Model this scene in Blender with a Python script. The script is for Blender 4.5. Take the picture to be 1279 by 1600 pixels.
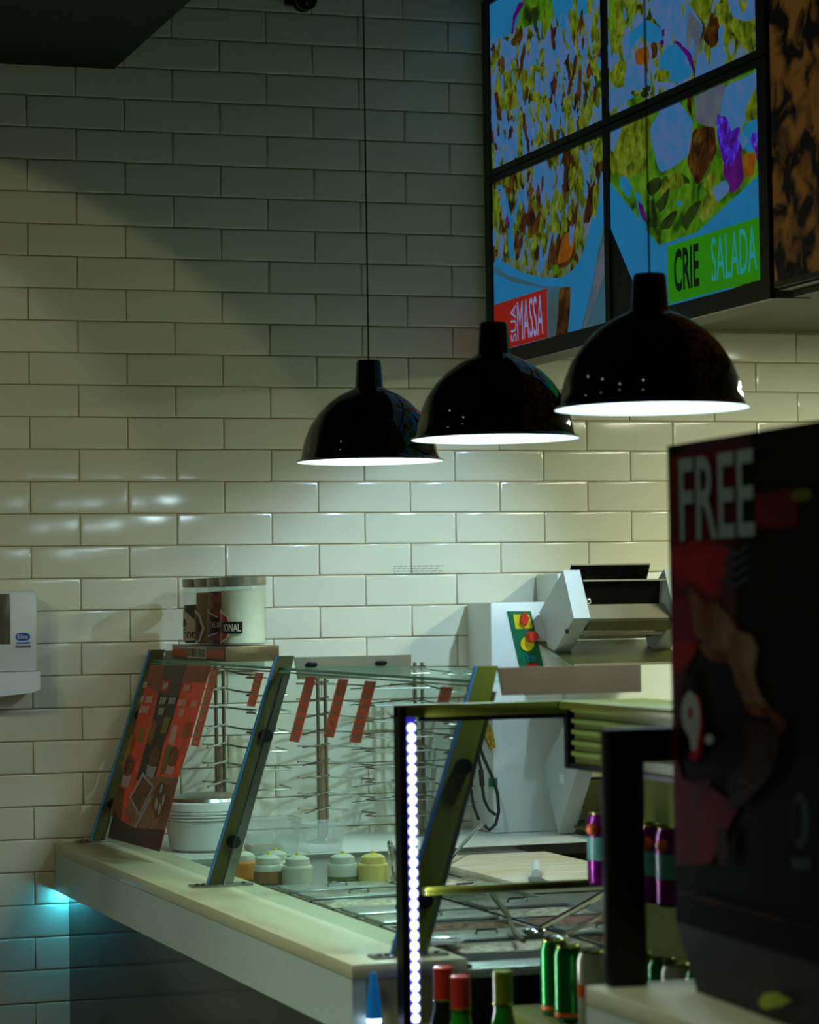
import bpy, bmesh, math, random
from mathutils import Vector, Matrix
import numpy as np

# ------------------------------------------------------------------ clear
for o in list(bpy.data.objects): bpy.data.objects.remove(o, do_unlink=True)
S = bpy.context.scene
COL = S.collection
R = random.Random(7)

# ------------------------------------------------------------------ camera (solved from the tile grid of the wall)
YAW, PITCH, ROLL, FPX = 0.3197, 0.0332, -0.0153, 4283.0
CAM = np.array([-1.5462, -8.3807, 1.6675])
def _basis():
    cy, sy, cp, sp = math.cos(YAW), math.sin(YAW), math.cos(PITCH), math.sin(PITCH)
    fwd = np.array([sy*cp, cy*cp, sp]); right = np.array([cy, -sy, 0.0]); up = np.cross(right, fwd)
    cr, sr = math.cos(ROLL), math.sin(ROLL)
    return cr*right + sr*up, -sr*right + cr*up, fwd
RX, UX, FX = _basis()
cam = bpy.data.cameras.new('camera'); camo = bpy.data.objects.new('camera', cam); COL.objects.link(camo)
m = Matrix.Identity(4)
for i in range(3):
    m[i][0], m[i][1], m[i][2], m[i][3] = RX[i], UX[i], -FX[i], CAM[i]
camo.matrix_world = m
cam.sensor_fit = 'VERTICAL'; cam.sensor_height = 36.0; cam.sensor_width = 36.0
cam.lens = FPX/1600.0*36.0
cam.clip_start = 0.05; cam.clip_end = 60
cam.dof.use_dof = True; cam.dof.focus_distance = 7.7; cam.dof.aperture_fstop = 4.8
S.camera = camo

# ------------------------------------------------------------------ view, world
S.view_settings.view_transform = 'Standard'; S.view_settings.look = 'None'
S.view_settings.gamma = 1.0; S.view_settings.use_curve_mapping = False
S.view_settings.exposure = 0.0
W = bpy.data.worlds.new('World'); S.world = W; W.use_nodes = True
bg = W.node_tree.nodes['Background']; bg.inputs[0].default_value = (1.0, 0.90, 0.44, 1); bg.inputs[1].default_value = 0.025

LAMP_COL = (0.70, 0.98, 1.10)
LAMP_W = 26.0
HALL_COL = (1.0, 0.93, 0.60)

# ------------------------------------------------------------------ pixel helpers (a pixel gives a ray, a plane gives the distance)
def ray(px, py): return FX + RX*((px-639.5)/FPX) - UX*((py-800.0)/FPX)
def on_axis(px, py, ax, v):
    d = ray(px, py); return CAM + d*((v-CAM[ax])/d[ax])
def PX(px, py, v): return on_axis(px, py, 0, v)
def PY(px, py, v): return on_axis(px, py, 1, v)
def PZ(px, py, v): return on_axis(px, py, 2, v)
def on_plane(px, py, p0, n):
    d = ray(px, py); return CAM + d*(np.dot(np.array(p0)-CAM, n)/np.dot(d, n))
def pix(p):
    d = np.array(p)-CAM; z = d@FX
    return 639.5+FPX*(d@RX)/z, 800-FPX*(d@UX)/z

# ------------------------------------------------------------------ materials
def lin(c):
    f = lambda v: v/12.92 if v <= 0.04045 else ((v+0.055)/1.055)**2.4
    return tuple(f(v/255.0) for v in c) + (1.0,)
MATS = {}
def M(name, rgb=(128,128,128), rough=0.5, metal=0.0, var=0.12, scale=18.0, bump=0.0, bscale=None, emit=None, es=1.0,
      trans=0.0, ior=1.45, rgb2=None, stretch=None, rnd=0.0, coat=0.0, spec=0.5, tl=0.0, lo=0.35, hi=0.65, detail=4.0):
    if name in MATS: return MATS[name]
    mt = bpy.data.materials.new(name); mt.use_nodes = True; nt = mt.node_tree; N = nt.nodes; L = nt.links
    b = N['Principled BSDF']; c = lin(rgb)
    c2 = lin(rgb2) if rgb2 else tuple(max(0, v*(1-var)) for v in c[:3])+(1,)
    tc = N.new('ShaderNodeTexCoord'); mp = N.new('ShaderNodeMapping'); L.new(tc.outputs['Object'], mp.inputs[0])
    if stretch: mp.inputs['Scale'].default_value = stretch
    nz = N.new('ShaderNodeTexNoise'); nz.inputs['Scale'].default_value = scale; nz.inputs['Detail'].default_value = detail
    L.new(mp.outputs[0], nz.inputs['Vector'])
    rp = N.new('ShaderNodeValToRGB'); rp.color_ramp.elements[0].position = lo; rp.color_ramp.elements[1].position = hi
    rp.color_ramp.elements[0].color = c2; rp.color_ramp.elements[1].color = c
    L.new(nz.outputs['Fac'], rp.inputs[0]); out = rp.outputs[0]
    if rnd:
        oi = N.new('ShaderNodeObjectInfo'); mr = N.new('ShaderNodeMapRange')
        mr.inputs['To Min'].default_value = 1-rnd; mr.inputs['To Max'].default_value = 1.0
        L.new(oi.outputs['Random'], mr.inputs['Value'])
        mx = N.new('ShaderNodeMix'); mx.data_type = 'RGBA'; mx.blend_type = 'MULTIPLY'; mx.inputs['Factor'].default_value = 1
        L.new(out, mx.inputs['A']); L.new(mr.outputs[0], mx.inputs['B']); out = mx.outputs['Result']
    L.new(out, b.inputs['Base Color'])
    b.inputs['Roughness'].default_value = rough; b.inputs['Metallic'].default_value = metal
    b.inputs['IOR'].default_value = ior; b.inputs['Transmission Weight'].default_value = trans
    b.inputs['Coat Weight'].default_value = coat; b.inputs['Specular IOR Level'].default_value = spec
    if tl:
        tr = N.new('ShaderNodeBsdfTranslucent'); L.new(out, tr.inputs[0]); ms = N.new('ShaderNodeMixShader'); ms.inputs[0].default_value = tl
        L.new(b.outputs[0], ms.inputs[1]); L.new(tr.outputs[0], ms.inputs[2]); L.new(ms.outputs[0], N['Material Output'].inputs[0])
    if emit is not None:
        if emit == 'base': L.new(out, b.inputs['Emission Color'])
        else: b.inputs['Emission Color'].default_value = lin(emit)
        b.inputs['Emission Strength'].default_value = es
    if bump:
        n2 = N.new('ShaderNodeTexNoise'); n2.inputs['Scale'].default_value = bscale or scale*2; n2.inputs['Detail'].default_value = 3
        L.new(mp.outputs[0], n2.inputs['Vector'])
        bp = N.new('ShaderNodeBump'); bp.inputs['Strength'].default_value = bump; bp.inputs['Distance'].default_value = 0.01
        L.new(n2.outputs['Fac'], bp.inputs['Height']); L.new(bp.outputs[0], b.inputs['Normal'])
    MATS[name] = mt
    return mt
def glassy(name, rgb, alpha, rough=0.03):
    """thin clear sheet: mostly transparent, with a glossy surface"""
    if name in MATS: return MATS[name]
    mt = bpy.data.materials.new(name); mt.use_nodes = True; nt = mt.node_tree; N = nt.nodes; L = nt.links
    for n in list(N): N.remove(n)
    o = N.new('ShaderNodeOutputMaterial'); t = N.new('ShaderNodeBsdfTransparent'); g = N.new('ShaderNodeBsdfPrincipled')
    tc = N.new('ShaderNodeTexCoord'); nz = N.new('ShaderNodeTexNoise'); nz.inputs['Scale'].default_value = 6
    mr = N.new('ShaderNodeMapRange'); mr.inputs['To Min'].default_value = alpha*0.7; mr.inputs['To Max'].default_value = alpha*1.3
    L.new(tc.outputs['Object'], nz.inputs['Vector']); L.new(nz.outputs['Fac'], mr.inputs['Value'])
    t.inputs[0].default_value = tuple(0.25*v+0.75 for v in lin(rgb)[:3])+(1,)
    g.inputs['Base Color'].default_value = lin(rgb); g.inputs['Roughness'].default_value = rough
    mx = N.new('ShaderNodeMixShader'); L.new(mr.outputs[0], mx.inputs[0]); L.new(t.outputs[0], mx.inputs[1]); L.new(g.outputs[0], mx.inputs[2])
    L.new(mx.outputs[0], o.inputs[0]); MATS[name] = mt
    return mt

M('tile', (232,229,202), rough=0.12, var=0.05, scale=3, bump=0.05, bscale=7, rnd=0.07, coat=0.0)
M('grout', (172,152,108), rough=0.9, var=0.25, scale=20, bump=0.1)
M('plain_wall', (205,205,190), rough=0.5, var=0.08)
M('floor', (52,50,46), rough=0.35, var=0.2, scale=4)
M('black_ceiling', (5,6,7), rough=0.75, var=0.2, scale=8)
M('dark_ceiling', (40,40,34), rough=0.8, var=0.2, scale=8)
M('soffit', (88,80,54), rough=0.6, var=0.12, scale=5)
M('end_shaded_stone', (150,138,84), rough=0.4, var=0.1, scale=20)  # stone end face: its shade and yellowish LED tint put into the colour
M('quartz', (204,200,160), rough=0.30, var=0.06, scale=60)
M('apron', (190,206,192), rough=0.38, var=0.05, scale=50)
M('black_gloss', (5,6,6), rough=0.10, spec=0.18, var=0.2)
M('black_plastic', (8,9,10), rough=0.5, spec=0.25, var=0.2)
M('black_print', (6,8,8), rough=0.65, spec=0.06, var=0.15)
M('lamp_black', (5,6,6), rough=0.06, var=0.2, coat=0.4)
M('lamp_white', (245,248,250), rough=0.35, var=0.02)
M('cord', (52,46,40), rough=0.5)
M('cable', (26,38,34), rough=0.5)
M('steel', (176,176,164), rough=0.28, metal=1.0, var=0.10, scale=14, stretch=(1,1,8))
M('steel_dark', (102,100,58), rough=0.42, metal=0.5, var=0.15, scale=14, stretch=(8,1,1))
M('steel_led_lit', (120,126,40), rough=0.45, metal=0.35, var=0.15, scale=6)  # leg beside the cooler: yellow LED light put into the steel's colour
M('steel_arm', (150,126,96), rough=0.42, metal=0.55, var=0.10, scale=10)
M('steel_top', (200,204,192), rough=0.26, metal=0.75, var=0.12, scale=9, bump=0.04)
M('sheet_steel', (176,168,138), rough=0.42, metal=0.45, var=0.15, scale=8)
M('chrome', (215,215,210), rough=0.10, metal=1.0, var=0.03)
M('wire', (170,168,150), rough=0.25, metal=1.0, var=0.05)
M('blue_film', (70,136,196), rough=0.35, var=0.08)
M('white_paint', (232,236,224), rough=0.38, var=0.05, scale=6)
M('grey_paint', (196,202,196), rough=0.42, var=0.06, scale=6)
M('white_plastic', (224,228,222), rough=0.40, var=0.03)
M('grey_window', (96,88,70), rough=0.3, var=0.15)
M('red_print', (250,96,58), rough=0.4, tl=0.28, var=0.10, scale=30)
M('white_print', (245,242,230), rough=0.5, var=0.06)
glassy('clear_glass', (190,225,208), 0.045); glassy('cooler_glass', (70,90,80), 0.02)
glassy('shelf_glass', (190,235,210), 0.10)
glassy('jar_glass', (220,238,230), 0.10)
glassy('plastic_clear', (220,226,222), 0.30, 0.25)
M('glass_edge', (70,160,120), rough=0.15, var=0.1, emit=None)

# ------------------------------------------------------------------ mesh builder
class MB:
    def __init__(self): self.v = []; self.f = []; self.mi = []
    def add(self, vs, fs, mi=0):
        o = len(self.v); self.v += [tuple(map(float, p)) for p in vs]
        for f in fs: self.f.append(tuple(i+o for i in f)); self.mi.append(mi)
        return self
    def box(self, x0, x1, y0, y1, z0, z1, bev=0.0, mi=0):
        if bev <= 0:
            v = [(x, y, z) for z in (z0, z1) for y in (y0, y1) for x in (x0, x1)]
            return self.add(v, [(0,2,3,1),(4,5,7,6),(0,1,5,4),(2,6,7,3),(0,4,6,2),(1,3,7,5)], mi)
        bm = bmesh.new(); bmesh.ops.create_cube(bm, size=1)
        for q in bm.verts: q.co = Vector(((x0+x1)/2+q.co.x*(x1-x0), (y0+y1)/2+q.co.y*(y1-y0), (z0+z1)/2+q.co.z*(z1-z0)))
        bmesh.ops.bevel(bm, geom=bm.edges[:], offset=bev, segments=2, affect='EDGES', profile=0.5)
        return self._bm(bm, mi)
    def _bm(self, bm, mi=0):
        bm.verts.index_update(); vs = [q.co[:] for q in bm.verts]; fs = [[q.index for q in f.verts] for f in bm.faces]
        bm.free(); return self.add(vs, fs, mi)
    def prism(self, pts, ext, mi=0):
        """polygon pts (3D, planar) extruded along ext"""
        n = len(pts); e = np.array(ext, float); a = [np.array(p, float) for p in pts]; b = [p+e for p in a]
        fs = [tuple(range(n-1, -1, -1)), tuple(range(n, 2*n))]+[(i, (i+1) % n, n+(i+1) % n, n+i) for i in range(n)]
        return self.add(a+b, fs, mi)
    def face(self, pts, mi=0): return self.add(pts, [tuple(range(len(pts)))], mi)
    def lathe(self, prof, c=(0,0,0), n=28, mi=0, close=True):
        """prof: list of (r,z)"""
        vs = []; fs = []; k = len(prof)
        for r, z in prof:
            for i in range(n):
                a = 2*math.pi*i/n; vs.append((c[0]+r*math.cos(a), c[1]+r*math.sin(a), c[2]+z))
        for j in range(k-1):
            for i in range(n):
                i2 = (i+1) % n; fs.append((j*n+i, j*n+i2, (j+1)*n+i2, (j+1)*n+i))
        if close:
            if prof[0][0] > 1e-6: fs.append(tuple(range(n-1, -1, -1)))
            if prof[-1][0] > 1e-6: fs.append(tuple((k-1)*n+i for i in range(n)))
        return self.add(vs, fs, mi)
    def cyl(self, p0, p1, r, n=16, r1=None, mi=0):
        return self.tube([p0, p1], r, n, r1, mi)
    def tube(self, pts, r, n=8, r1=None, mi=0):
        P = [Vector(p) for p in pts]; vs = []; fs = []; k = len(P); up = None
        for j in range(k):
            t = (P[min(j+1, k-1)]-P[max(j-1, 0)]).normalized()
            if up is None: up = Vector((0,0,1)) if abs(t.z) < 0.9 else Vector((1,0,0))
            a = t.cross(up).normalized(); b = a.cross(t).normalized(); up = b
            rr = r if r1 is None else r+(r1-r)*j/(k-1)
            for i in range(n):
                q = 2*math.pi*i/n; vs.append(P[j]+a*(rr*math.cos(q))+b*(rr*math.sin(q)))
        for j in range(k-1):
            for i in range(n):
                i2 = (i+1) % n; fs.append((j*n+i, j*n+i2, (j+1)*n+i2, (j+1)*n+i))
        fs.append(tuple(range(n-1, -1, -1))); fs.append(tuple((k-1)*n+i for i in range(n)))
        return self.add(vs, fs, mi)
    def ball(self, c, r, sz=1.0, n=12, mi=0):
        k = 8; prof = [(r*math.sin(math.pi*j/k), -r*sz*math.cos(math.pi*j/k)) for j in range(k+1)]
        prof[0] = (1e-5, prof[0][1]); prof[-1] = (1e-5, prof[-1][1]); return self.lathe(prof, c, n, mi)
    def mesh(self, name, mats, off=(0,0,0), smooth=True, angle=35):
        me = bpy.data.meshes.new(name); o = np.array(off, float)
        me.from_pydata([tuple(np.array(p)-o) for p in self.v], [], self.f); me.validate()
        bm = bmesh.new(); bm.from_mesh(me); bmesh.ops.recalc_face_normals(bm, faces=bm.faces[:]); bm.to_mesh(me); bm.free()
        if not isinstance(mats, (list, tuple)): mats = [mats]
        for q in mats: me.materials.append(MATS[q] if isinstance(q, str) else q)
        if len(mats) > 1: me.polygons.foreach_set('material_index', self.mi)
        if smooth:
            me.shade_smooth(); me.set_sharp_from_angle(angle=math.radians(angle))
        return me
def empty(name, loc, label, cat, group=None):
    o = bpy.data.objects.new(name, None); o.empty_display_size = 0.05; COL.objects.link(o); o.location = loc
    tag(o, label, cat, group); return o
def tag(o, label, cat, group=None, kind=None):
    if label: o['label'] = label
    if cat: o['category'] = cat
    if group: o['group'] = group
    if kind: o['kind'] = kind
    return o
def root_loc(o):
    while o.parent: o = o.parent
    return tuple(o.location)
def part(name, mb, mats, parent, label=None, smooth=True, angle=35):
    """mesh part given in world coordinates, parented to a thing or a part"""
    off = root_loc(parent)
    o = bpy.data.objects.new(name, mb.mesh(name, mats, off, smooth, angle)); COL.objects.link(o); o.parent = parent
    if label: o['label'] = label
    return o
def solo(name, mb, mats, label, cat, loc, group=None, kind=None, smooth=True, angle=35):
    o = bpy.data.objects.new(name, mb.mesh(name, mats, loc, smooth, angle)); COL.objects.link(o); o.location = loc
    return tag(o, label, cat, group, kind)
def copy_tree(o, parent=None):
    c = o.copy(); COL.objects.link(c); c.parent = parent
    for ch in list(o.children):
        copy_tree(ch, c)
    return c
def light(name, kind, loc, energy, color, parent=None, size=0.05, spot=None, blend=0.2, aim=None):
    l = bpy.data.lights.new(name, kind); l.energy = energy; l.color = color
    if kind == 'AREA': l.size = size
    else: l.shadow_soft_size = size
    if spot: l.spot_size = math.radians(spot); l.spot_blend = blend
    o = bpy.data.objects.new(name, l); COL.objects.link(o)
    if parent: o.parent = parent; o.location = Vector(loc)-Vector(root_loc(parent))
    else: o.location = loc
    return o
def text_mb(s, h, w=None, bold=0.0):
    """text outline as triangles in the local xy plane, lower left at 0,0, given height and width"""
    cu = bpy.data.curves.new('t', 'FONT'); cu.body = s; cu.extrude = 0.0; cu.offset = bold; cu.resolution_u = 3
    ob = bpy.data.objects.new('t', cu); COL.objects.link(ob)
    dg = bpy.context.evaluated_depsgraph_get(); me = bpy.data.meshes.new_from_object(ob.evaluated_get(dg))
    vs = np.array([q.co[:] for q in me.vertices]); fs = [tuple(p.vertices) for p in me.polygons]
    bpy.data.objects.remove(ob, do_unlink=True); bpy.data.curves.remove(cu); bpy.data.meshes.remove(me)
    mn = vs.min(0); mx = vs.max(0); sc = h/(mx[1]-mn[1]); sx = sc if w is None else w/(mx[0]-mn[0])
    return [((p[0]-mn[0])*sx, (p[1]-mn[1])*sc) for p in vs], fs
def put_text(mb, s, o, ux, uy, h, w=None, shear=0.0, mi=0, bold=0.0):
    """text lying in the plane through o spanned by ux, uy"""
    vs, fs = text_mb(s, h, w, bold); o = np.array(o, float); ux = np.array(ux, float); uy = np.array(uy, float)
    return mb.add([o+ux*(a+shear*b)+uy*b for a, b in vs], fs, mi)

ORD = ['first', 'second', 'third', 'fourth', 'fifth', 'sixth', 'seventh', 'eighth']
# ================================================================== SETTING
TH, TW = 0.1, 0.30796           # tile pitch
Z0 = 3.26                        # height of joint row 0
X0 = 0.0
WX0, WX1, WZ1 = -2.6, 3.6, 4.2
wall = bpy.data.objects.new('wall_back', MB().box(WX0, WX1, 0.005, 0.12, 0, WZ1).mesh('wall_back', 'grout')); COL.objects.link(wall)
tag(wall, 'glazed cream brick-pattern tile wall with brown grout behind the counter', 'wall', kind='structure')
def tile_mesh(w, h):
    g = 0.0017; b = MB(); w2 = w/2-g; h2 = h/2-g
    rings = [(0, 0.006), (0, 0.0016), (0.0025, 0.0004), (0.008, 0.0)]
    vs = []
    for ins, dy in rings:
        vs += [(-w2+ins, dy, -h2+ins), (w2-ins, dy, -h2+ins), (w2-ins, dy, h2-ins), (-w2+ins, dy, h2-ins)]
    fs = [(12, 13, 14, 15)]
    for k in range(3):
        for i in range(4): fs.append((k*4+i, k*4+(i+1) % 4, (k+1)*4+(i+1) % 4, (k+1)*4+i))
    b.add(vs, fs); return b
tmesh = tile_mesh(TW, TH).mesh('tile', 'tile', angle=80)
rest = MB(); count = 0
r_top = int((WZ1-Z0)/TH)+1
for r in range(-r_top, 33):
    zc = Z0-TH*(r+0.5)
    if zc+TH/2 > WZ1+0.001 or zc-TH/2 < -0.001: continue
    for k in range(-10, 14):
        c = 2*k+(r % 2); xc = X0+(c+1)*TW/2
        if xc-TW/2 < WX0 or xc+TW/2 > WX1: continue
        cs = [pix((xc+sx*TW/2, 0, zc+sz*TH/2)) for sx in (-1, 1) for sz in (-1, 1)]
        inside = any(-2 < p[0] < 1281 and -2 < p[1] < 1602 for p in cs)
        u, v = pix((xc, 0, zc))
        hidden = (u > 840 and v < 470) or (u > 1120 and v > 730) or (u > 180 and v > 1370) or (u < 110 and v < 85)
        if inside and not hidden and count < 300:
            o = bpy.data.objects.new('tile', tmesh); COL.objects.link(o); o.parent = wall
            o.location = (xc, R.uniform(-0.0004, 0.0004), zc)
            o.rotation_euler = (R.uniform(-0.004, 0.004), 0, R.uniform(-0.003, 0.003)); count += 1
        else:
            b = tile_mesh(TW, TH); rest.add([(p[0]+xc, p[1], p[2]+zc) for p in b.v], b.f)
print('tiles', count)
o = part('tile_field', rest, 'tile', wall, angle=80); o['kind'] = 'stuff'

def struct(name, mb, mat, label, cat):
    o = bpy.data.objects.new(name, mb.mesh(name, mat)); COL.objects.link(o); return tag(o, label, cat, kind='structure')
struct('floor', MB().box(-6, 3.6, -12, 0.12, -0.1, 0), 'floor', 'dark floor of the food hall and behind the counter', 'floor')
EX = 0.277; EZ = 3.352
struct('ceiling', MB().box(-6, EX, -12, 0.0, EZ, WZ1), 'black_ceiling', 'black dropped ceiling over the customer side', 'ceiling')
struct('ceiling', MB().box(EX, 3.6, -12, 0.12, WZ1, WZ1+0.1), 'dark_ceiling', 'dark upper ceiling above the serving counter', 'ceiling')
struct('wall_right', MB().box(3.6, 3.72, -12, 0.12, 0, WZ1), 'plain_wall', 'plain pale side wall of the kitchen', 'wall')
struct('trim_1', MB().box(1.62, 3.6, -4.6, -0.002, 2.562, WZ1), 'soffit', 'beige bulkhead behind the menu screens', 'bulkhead')

# recessed downlights of the hall: each is a fixture with its own light
M('downlight_glow', (255,240,205), emit=(255,240,205), es=20.0)
M('downlight_ring', (30,30,28), rough=0.4)
def downlight(x, y, label, z=EZ):
    t = empty('ceiling_downlight', (x, y, z), label, 'downlight', 'recessed downlights of the hall')
    part('trim_ring', MB().lathe([(0.033, 0), (0.05, 0), (0.05, -0.006), (0.036, -0.006)], (x, y, z), 20, close=False), 'downlight_ring', t)
    part('lens', MB().lathe([(0.034, -0.0015), (0.0001, -0.003)], (x, y, z), 16, close=False), 'downlight_glow', t)
    return t
def added_wall_spot(x, y, z, aim, energy, col, cone, blend, label):  # unseen spotlights, added to make the light pools on the wall
    t = empty('added_wall_spotlight', (x, y, EZ), label, 'spotlight', 'unseen spotlights added for the tile wall')
    d = (Vector(aim)-Vector((x, y, z))).normalized(); p = Vector((x, y, z))
    part('mount', MB().cyl((x, y, EZ-0.0005), (x, y, z+0.02), 0.008, 10), 'black_plastic', t)
    part('can', MB().cyl(p-d*0.10, p+d*0.04, 0.035, 18), 'black_plastic', t)
    part('lens', MB().cyl(p+d*0.0405, p+d*0.042, 0.030, 18), 'downlight_glow', t)
    l = light('beam', 'SPOT', tuple(p+d*0.05), energy, col, t, 0.012, cone, blend)
    l.rotation_euler = d.to_track_quat('-Z', 'Y').to_euler()
added_wall_spot(-2.1, -3.6, 3.22, (-0.55, 0, 1.85), 40.0, HALL_COL, 37, 0.10, 'unseen spotlight added for the wider light pool on the tile wall')
added_wall_spot(-2.5, -3.3, 3.22, (-0.88, 0, 2.02), 46.0, (0.92, 1.0, 0.74), 32, 0.22, 'unseen spotlight added for the narrower light pool on the tile wall')
hall = [(-1.45, -2.0, 104.0, 84), (-1.55, -3.1, 104.0, 84), (-1.45, -4.2, 104.0, 84), (-2.3, -4.6, 9.0, 110), (-0.45, -4.9, 9.0, 110), (-0.6, -6.6, 9.0, 110), (-2.6, -7.4, 9.0, 110), (-1.4, -8.9, 9.0, 110)]  # the strong narrow beams are added to light the counter front
for i, (x, y, e, cone) in enumerate(hall):
    t = downlight(x, y, 'unseen recessed downlight in the black dropped ceiling, %s from the tile wall' % ORD[i])
    light('beam', 'SPOT', (x, y, EZ-0.02), e, (0.86, 1.0, 0.84), t, 0.03, cone, 0.4)

# unseen lamp added under the bulkhead to brighten the right part of the wall
M('added_lamp_glow', (250,255,220), emit=(250,255,220), es=5.0)
t = empty('added_kitchen_light', (2.75, -1.5, 2.5615), 'long unseen light added under the bulkhead to brighten the wall', 'light')
part('housing', MB().box(2.66, 2.84, -2.1, -0.9, 2.545, 2.5615, 0.003), 'white_paint', t); part('diffuser', MB().box(2.68, 2.82, -2.08, -0.92, 2.535, 2.5448), 'added_lamp_glow', t)
l = light('added_fill_light', 'AREA', (2.75, -1.5, 2.530), 36.0, (0.92, 1.0, 0.74), t); l.data.shape = 'RECTANGLE'; l.data.size = 0.14; l.data.size_y = 1.16

def added_pool_spot(x, y, z, aim, energy, col, cone, blend, label):  # hidden spotlight, added to make the cool pool of light on the wall
    t = empty('added_pool_spotlight', (x, y, 2.5618), label, 'spotlight')
    d = (Vector(aim)-Vector((x, y, z))).normalized(); p = Vector((x, y, z))
    part('mount', MB().cyl((x, y, 2.5612), (x, y, z+0.01), 0.006, 10), 'black_plastic', t)
    part('can', MB().cyl(p-d*0.04, p+d*0.03, 0.024, 18), 'black_plastic', t); part('lens', MB().cyl(p+d*0.0305, p+d*0.032, 0.020, 18), 'added_lamp_glow', t)
    l = light('beam', 'SPOT', tuple(p+d*0.045), energy, col, t, 0.02, cone, blend); l.rotation_euler = d.to_track_quat('-Z', 'Y').to_euler()
added_pool_spot(1.74, -1.45, 2.51, (1.02, 0, 1.50), 64.0, (0.62, 0.98, 1.32), 60, 1.0, 'hidden spotlight added under the bulkhead for the cool wall pool')

# ================================================================== COUNTER
CT = 0.947; CX = 0.060; IN = 0.305; YE = -3.118
t = empty('countertop', (CX, YE, 0.80), 'thick pale stone countertop with a deep grey front edge', 'countertop')
part('ledge', MB().box(CX, IN, YE, -0.001, CT-0.03, CT, 0.002), 'quartz', t)
part('front_apron', MB().box(CX+0.0005, CX+0.03, YE+0.001, -0.001, 0.802, CT-0.0305), 'apron', t)
part('end_apron', MB().box(CX+0.031, IN, YE+0.0005, YE+0.03, 0.802, CT-0.0305), 'end_shaded_stone', t)
t = empty('counter_base', (0.104, YE+0.06, 0), 'glossy black counter base under the pale countertop', 'counter')
part('front_panel', MB().box(0.104, 0.124, YE+0.06, -0.001, 0.0, 0.915), 'black_gloss', t)
part('end_panel', MB().box(0.125, 1.30, YE+0.06, YE+0.08, 0.0, 0.90), 'black_gloss', t)
M('teal_led', (40,190,230), emit=(30,175,235), es=6.0)
led = part('led_strip', MB().box(0.093, 0.103, -0.55, -0.004, 0.80, 0.808), 'teal_led', t, label='glowing teal light strip tucked under the overhang')
light('teal_glow', 'POINT', (0.088, -0.03, 0.792), 0.30, (0.06, 0.62, 0.95), t, 0.006)
l = light('teal_line', 'AREA', (0.085, -0.28, 0.797), 0.22, (0.06, 0.62, 0.95), t); l.data.shape = 'RECTANGLE'; l.data.size = 0.02; l.data.size_y = 0.5
# stainless inner worktop
t = empty('steel_worktop', (0.306, YE, 0.90), 'stainless steel inner worktop of the serving line', 'worktop')
part('top_sheet', MB().box(IN+0.001, 1.34, YE+0.002, -0.66, 0.905, 0.925, 0.002), 'steel_top', t)
part('rolled_edge', MB().cyl((IN+0.008, YE+0.01, 0.928), (IN+0.008, -0.66, 0.928), 0.006, 8), 'steel', t)

# back bench along the wall
t = empty('back_bench', (1.1, -0.655, 0), 'long steel bench standing against the tile wall', 'bench')
part('bench_top', MB().box(0.31, 2.9, -0.655, -0.004, 0.915, 0.937, 0.002), 'white_paint', t)
part('front_edge', MB().box(0.31, 2.9, -0.659, -0.6555, 0.906, 0.938), 'steel', t)
for x in (1.40, 2.85): part('leg', MB().box(x, x+0.04, -0.62, -0.58, 0, 0.914), 'steel', t)
part('lower_panel', MB().box(0.31, 2.9, -0.60, -0.58, 0.12, 0.914), 'steel_dark', t)

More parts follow.
